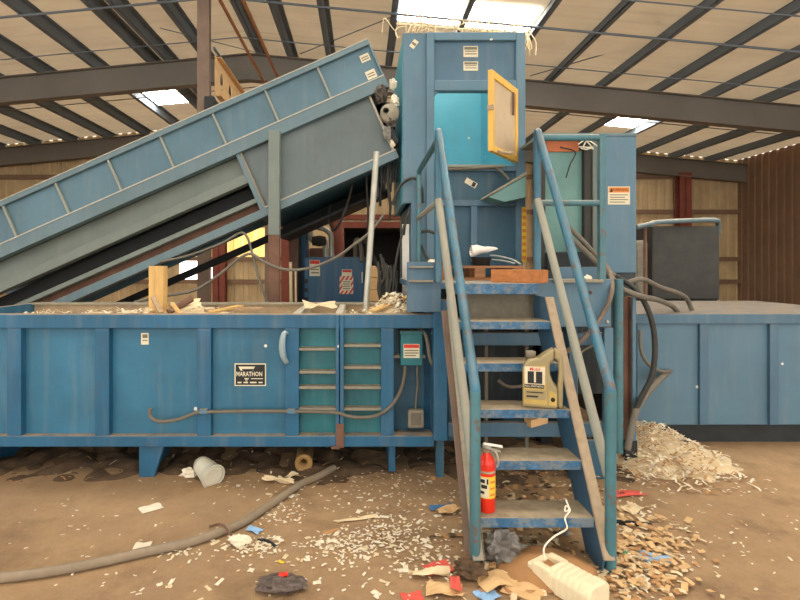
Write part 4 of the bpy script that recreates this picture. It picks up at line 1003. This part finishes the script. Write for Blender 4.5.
scrap(523,594,.17,.10,-.6,'cardboard_pale','torn tan cardboard piece at the lower edge by the foam block',9,.15,'cardboard',name='cardboard_sheet',solid=.006)
scrap(500,583,.22,.14,.3,'cardboard_pale','pale folded cardboard at foot of left handrail post',14,.2,'cardboard',name='cardboard_sheet',solid=.005)
scrap(438,570,.15,.10,.35,'red_card','red card lying left of the stair foot',4,.12,'card')
scrap(430,577,.19,.05,.1,'paper_cream','rolled cream paper strip below the red card',6,.25,'paper')
scrap(445,592,.17,.11,-.2,'cardboard_pale','tan carton scrap at the lower edge by the stair',8,.2,'cardboard')
scrap(455,590,.05,.10,-.1,'red_card','small red flap on the tan carton scrap',2,.1,'card',zz=.03)
scrap(412,598,.10,.06,.2,'red_card','pinkish red scrap at the bottom edge of view',5,.1,'card')
scrap(487,596,.10,.09,.5,'blue_card','pale blue card at bottom edge near the stair',7,.12,'card')
scrap(441,509,.14,.06,.1,'blue_film','blue plastic scrap left of the stair stringer',11,.2,'plastic')
scrap(449,514,.14,.06,.2,'cardboard_pale','crumpled tan paper left of the stair stringer',12,.4,'paper')
scrap(628,495,.22,.08,.1,'red_card','faded red sheet on the floor right of the stair',15,.08,'paper')
scrap(632,510,.14,.09,.6,'paper_cream','cream sheet on the floor below the faded red sheet',16,.1,'paper')
scrap(655,560,.14,.08,-.3,'blue_card','pale blue scrap at the right among wood chips',17,.2,'card')
scrap(625,556,.045,.03,.3,'green_card','small green plastic bit right of the stair post',18,.3,'plastic')
scrap(629,544,.035,.03,.3,'blue_film','small blue plastic bit right of the stair post',19,.4,'plastic')
scrap(151,509,.13,.09,.7,'paper','white paper sheet on the floor near the left edge',20,.06,'paper')
scrap(142,548,.08,.10,.1,'paper','white paper sheet beside the floor hose end',21,.06,'paper')
scrap(254,531,.10,.05,-.5,'blue_card','blue and white packet by the floor hose',22,.1,'packet')
scrap(357,520,.26,.035,.28,'paper_cream','long cream cardboard strip on open floor',23,.08,'cardboard')
scrap(331,533,.10,.03,.5,'cardboard','short orange brown strip beside the long cream strip',24,.1,'cardboard')
scrap(281,563,.035,.02,-.6,'yellow_ink','small yellow scrap above the dark wrapper',25,.15,'scrap')
scrap(278,484,.22,.03,-.2,'paper_cream','bent pale twig strip near the tube',26,.3,'strip')
scrap(288,480,.16,.02,.6,'paper_cream','thin pale strip crossing the floor near the tube',27,.3,'strip')
scrap(203,537,.09,.03,.6,'paper','small white strip lying on the far side of floor hose',28,.2,'paper')
scrap(565,537,.10,.05,1.2,'grey_film','clear grey film scrap under the lowest tread',29,.3,'film',zz=.02)
for u, v, w, m, lb_, sd_, am in ((281,588,.085,'dark_film','dark crumpled wrapper with red patch on open floor',41,.28),(503,563,.08,'grey_bag','grey plastic bag crumpled under the lowest tread',42,1.25),(240,545,.045,'paper','round white foam wad beside the floor hose',43,.6),(470,578,.06,'dirt','clump of dark debris round the left post foot',44,.7)):
    c = G(u, v); b = crumple(MB(), c+Vec((0,0,w*.5*am)), w, sd_, (1.2,.9,am*.8), 26, 16); lo = min(q.z for q in b.v); b.v = [q-Vec((0,0,lo)) for q in b.v]
    tag(b.build('crumpled_wad', m), lb_, 'wad')
scrap(283,584,.05,.03,.2,'red_paint','red scrap lying on the dark crumpled wrapper',45,.3,'scrap',zz=.042)
o = MB().beam(G(610,523)+Vec((0,0,.01)), G(652,527)+Vec((0,0,.01)), .03, .018).build('dark_stick', 'belt'); tag(o, 'dark flat stick on the floor right of the stair post', 'stick')
o = MB().tube([G(210,528)+Vec((0,0,.01)),G(222,538)+Vec((0,0,.075)),G(232,541)+Vec((0,0,.03)),G(246,547)+Vec((0,0,.012))],.007,6).build('tie_wire', 'rust'); tag(o, 'brown wire tie looped over the floor hose', 'wire')
o = MB().tube([G(258,541)+Vec((0,0,.008)),G(268,543)+Vec((0,0,.01)),G(276,548)+Vec((0,0,.008))],.008,6).build('dark_twig', 'belt'); tag(o, 'short dark twig among paper by the floor hose', 'twig')

# bigger paper scraps, one object each
k = 0
for (uc, vc, su, sv, cnt) in ((355,545,30,10,22),(250,545,25,8,14),(420,530,28,30,18),(230,585,60,10,5),(350,580,60,12,8),(640,560,14,30,14),(270,490,50,10,8),(440,500,20,15,8)):
    for i in range(cnt):
        for _ in range(30):
            u, v = R.gauss(uc,su), R.gauss(vc,sv)
            if 150 < u < 655 and 478 < v < 598 and not (470 < u < 605 and v > 520): break
        else: continue
        k += 1; p = G(u,v); b = leaf(MB(), (0,0,0), R.uniform(.025,.06), R.uniform(.015,.03), R.uniform(0,6.3), k+100, R.uniform(.08,.3), (0,0), 3, 2)
        lo = min(q.z for q in b.v); b.v = [q-Vec((0,0,lo-.002))+p for q in b.v]
        tag(b.build('paper_scrap', 'paper' if R.random() < .75 else 'paper_cream', solid=.001), 'small torn pale paper scrap lying loose on the brown floor', 'paper', 'torn paper scraps on the floor')
# fine shreds over the floor
b = MB()
cl = [(352,546,26,9,190),(385,536,16,9,110),(283,512,11,8,80),(256,547,14,5,120),(405,525,26,30,150),(200,560,60,22,40),(320,500,70,14,80),(250,480,70,6,40),(630,540,16,30,160),(520,560,40,14,160),(640,585,14,10,70),(440,560,26,24,110),(540,470,50,6,120),(330,575,90,14,50),(420,480,30,10,80),(570,500,50,16,110),(180,553,16,4,40),(710,540,50,30,110),(90,540,40,30,40)]
for uc, vc, su, sv, cnt in cl:
    for i in range(cnt):
        u, v = R.gauss(uc,su), R.gauss(vc,sv)
        if v < 470 or v > 640: continue
        p = G(u,v); b.mat(R.choices((0,1,2),(6,2,1) if u < 470 else (3,3,2))[0])
        shred(b, p+Vec((0,0,R.uniform(.003,.010))), R.uniform(.010,.030), R.uniform(.007,.015), R.uniform(0,6.3), R.uniform(-.25,.25), i)
tag(b.build('floor_shreds', ['paper','paper_cream','cardboard']), 'fine pale paper shreds strewn all over the floor', 'paper shreds', kind='stuff')
# heap of shreds at the right of the platform
b = MB()
def heap(x, y): return max(0, .24*math.exp(-((x-2.35)/.38)**2-((y-4.25)/.32)**2)+.02*noise.noise(Vec((x*7,y*7,0))))
b.mat(1).sheet(lambda i, j: Vec((1.85+1.1*i, 3.66+1.0*j, heap(1.85+1.1*i, 3.66+1.0*j)*.97-.022)), 40, 34, False)
for i in range(1300):
    x, y = R.gauss(2.3,.27), R.gauss(4.05,.25)
    if x < 1.9 or x > 2.9 or y < 3.5 or y > 4.5: continue
    b.mat(R.choice((0,0,1,2))); shred(b, (x,y,heap(x,y)+R.uniform(.002,.02)), R.uniform(.02,.06), R.uniform(.008,.018), R.uniform(0,6.3), R.uniform(-.5,.5), i)
tag(b.build('shred_heap', ['paper','paper_cream','cardboard']), 'heap of pale shredded paper at the foot of the brown upright', 'shredded paper', kind='stuff')
# wood-chip litter right of the stair foot
b = MB()
for i in range(420):
    u, v = R.gauss(640,26), R.gauss(556,26)
    if u < 600 or v < 500 or v > 640: continue
    b.mat(R.choice((0,1,1,2))); shred(b, G(u,v)+Vec((0,0,R.uniform(.004,.03))), R.uniform(.02,.06), R.uniform(.012,.035), R.uniform(0,6.3), R.uniform(-.35,.35), i)
for i in range(420):
    u, v = (R.gauss(520,32), R.gauss(566,16)) if i < 160 else (R.gauss(535,38), R.uniform(470,556))
    if v < 535 and i < 160: continue
    b.mat(R.choice((0,1,2,3,3) if i >= 160 else (0,1,2))); shred(b, G(u,v)+Vec((0,0,R.uniform(.004,.02))), R.uniform(.02,.07), R.uniform(.012,.035), R.uniform(0,6.3), R.uniform(-.3,.3), i)
tag(b.build('cardboard_litter', ['paper_cream','cardboard_pale','cardboard','dirt']), 'litter of tan cardboard flakes around the stair foot', 'cardboard flakes', kind='stuff')
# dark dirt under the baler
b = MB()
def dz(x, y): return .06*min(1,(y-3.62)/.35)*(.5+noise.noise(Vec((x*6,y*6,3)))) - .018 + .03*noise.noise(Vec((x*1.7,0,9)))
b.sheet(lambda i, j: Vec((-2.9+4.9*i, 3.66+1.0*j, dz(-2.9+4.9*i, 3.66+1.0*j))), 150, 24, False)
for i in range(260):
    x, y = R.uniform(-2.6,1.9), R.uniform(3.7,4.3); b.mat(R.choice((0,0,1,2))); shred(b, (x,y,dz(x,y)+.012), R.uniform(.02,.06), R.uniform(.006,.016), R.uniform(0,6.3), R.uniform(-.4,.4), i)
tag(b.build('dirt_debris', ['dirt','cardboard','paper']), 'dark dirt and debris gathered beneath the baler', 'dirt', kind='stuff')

# ================================================================== LIGHT, CAMERA
w = bpy.data.worlds.new('hall_daylight'); bpy.context.scene.world = w; w.use_nodes = True
bg = w.node_tree.nodes['Background']; bg.inputs[0].default_value = (1.0,.965,.91,1); bg.inputs[1].default_value = 2.0
cam = bpy.data.cameras.new('camera'); co = bpy.data.objects.new('camera', cam); C.objects.link(co)
co.location = (0,0,EYE); co.rotation_euler = (math.pi/2,0,0)
cam.sensor_width = 36; cam.lens = F/800*36; cam.shift_x = (400-CX)/800; cam.shift_y = (CY-300)/800; cam.clip_start = .05
sc = bpy.context.scene; sc.camera = co
vs = sc.view_settings; vs.view_transform = 'Standard'; vs.look = 'None'; vs.gamma = 1; vs.use_curve_mapping = False; vs.exposure = 0.54
sc.cycles.use_denoising = True
sc.cycles.max_bounces = 8; sc.cycles.diffuse_bounces = 6
try: sc.cycles.denoiser = 'OPENIMAGEDENOISE'
except Exception: pass
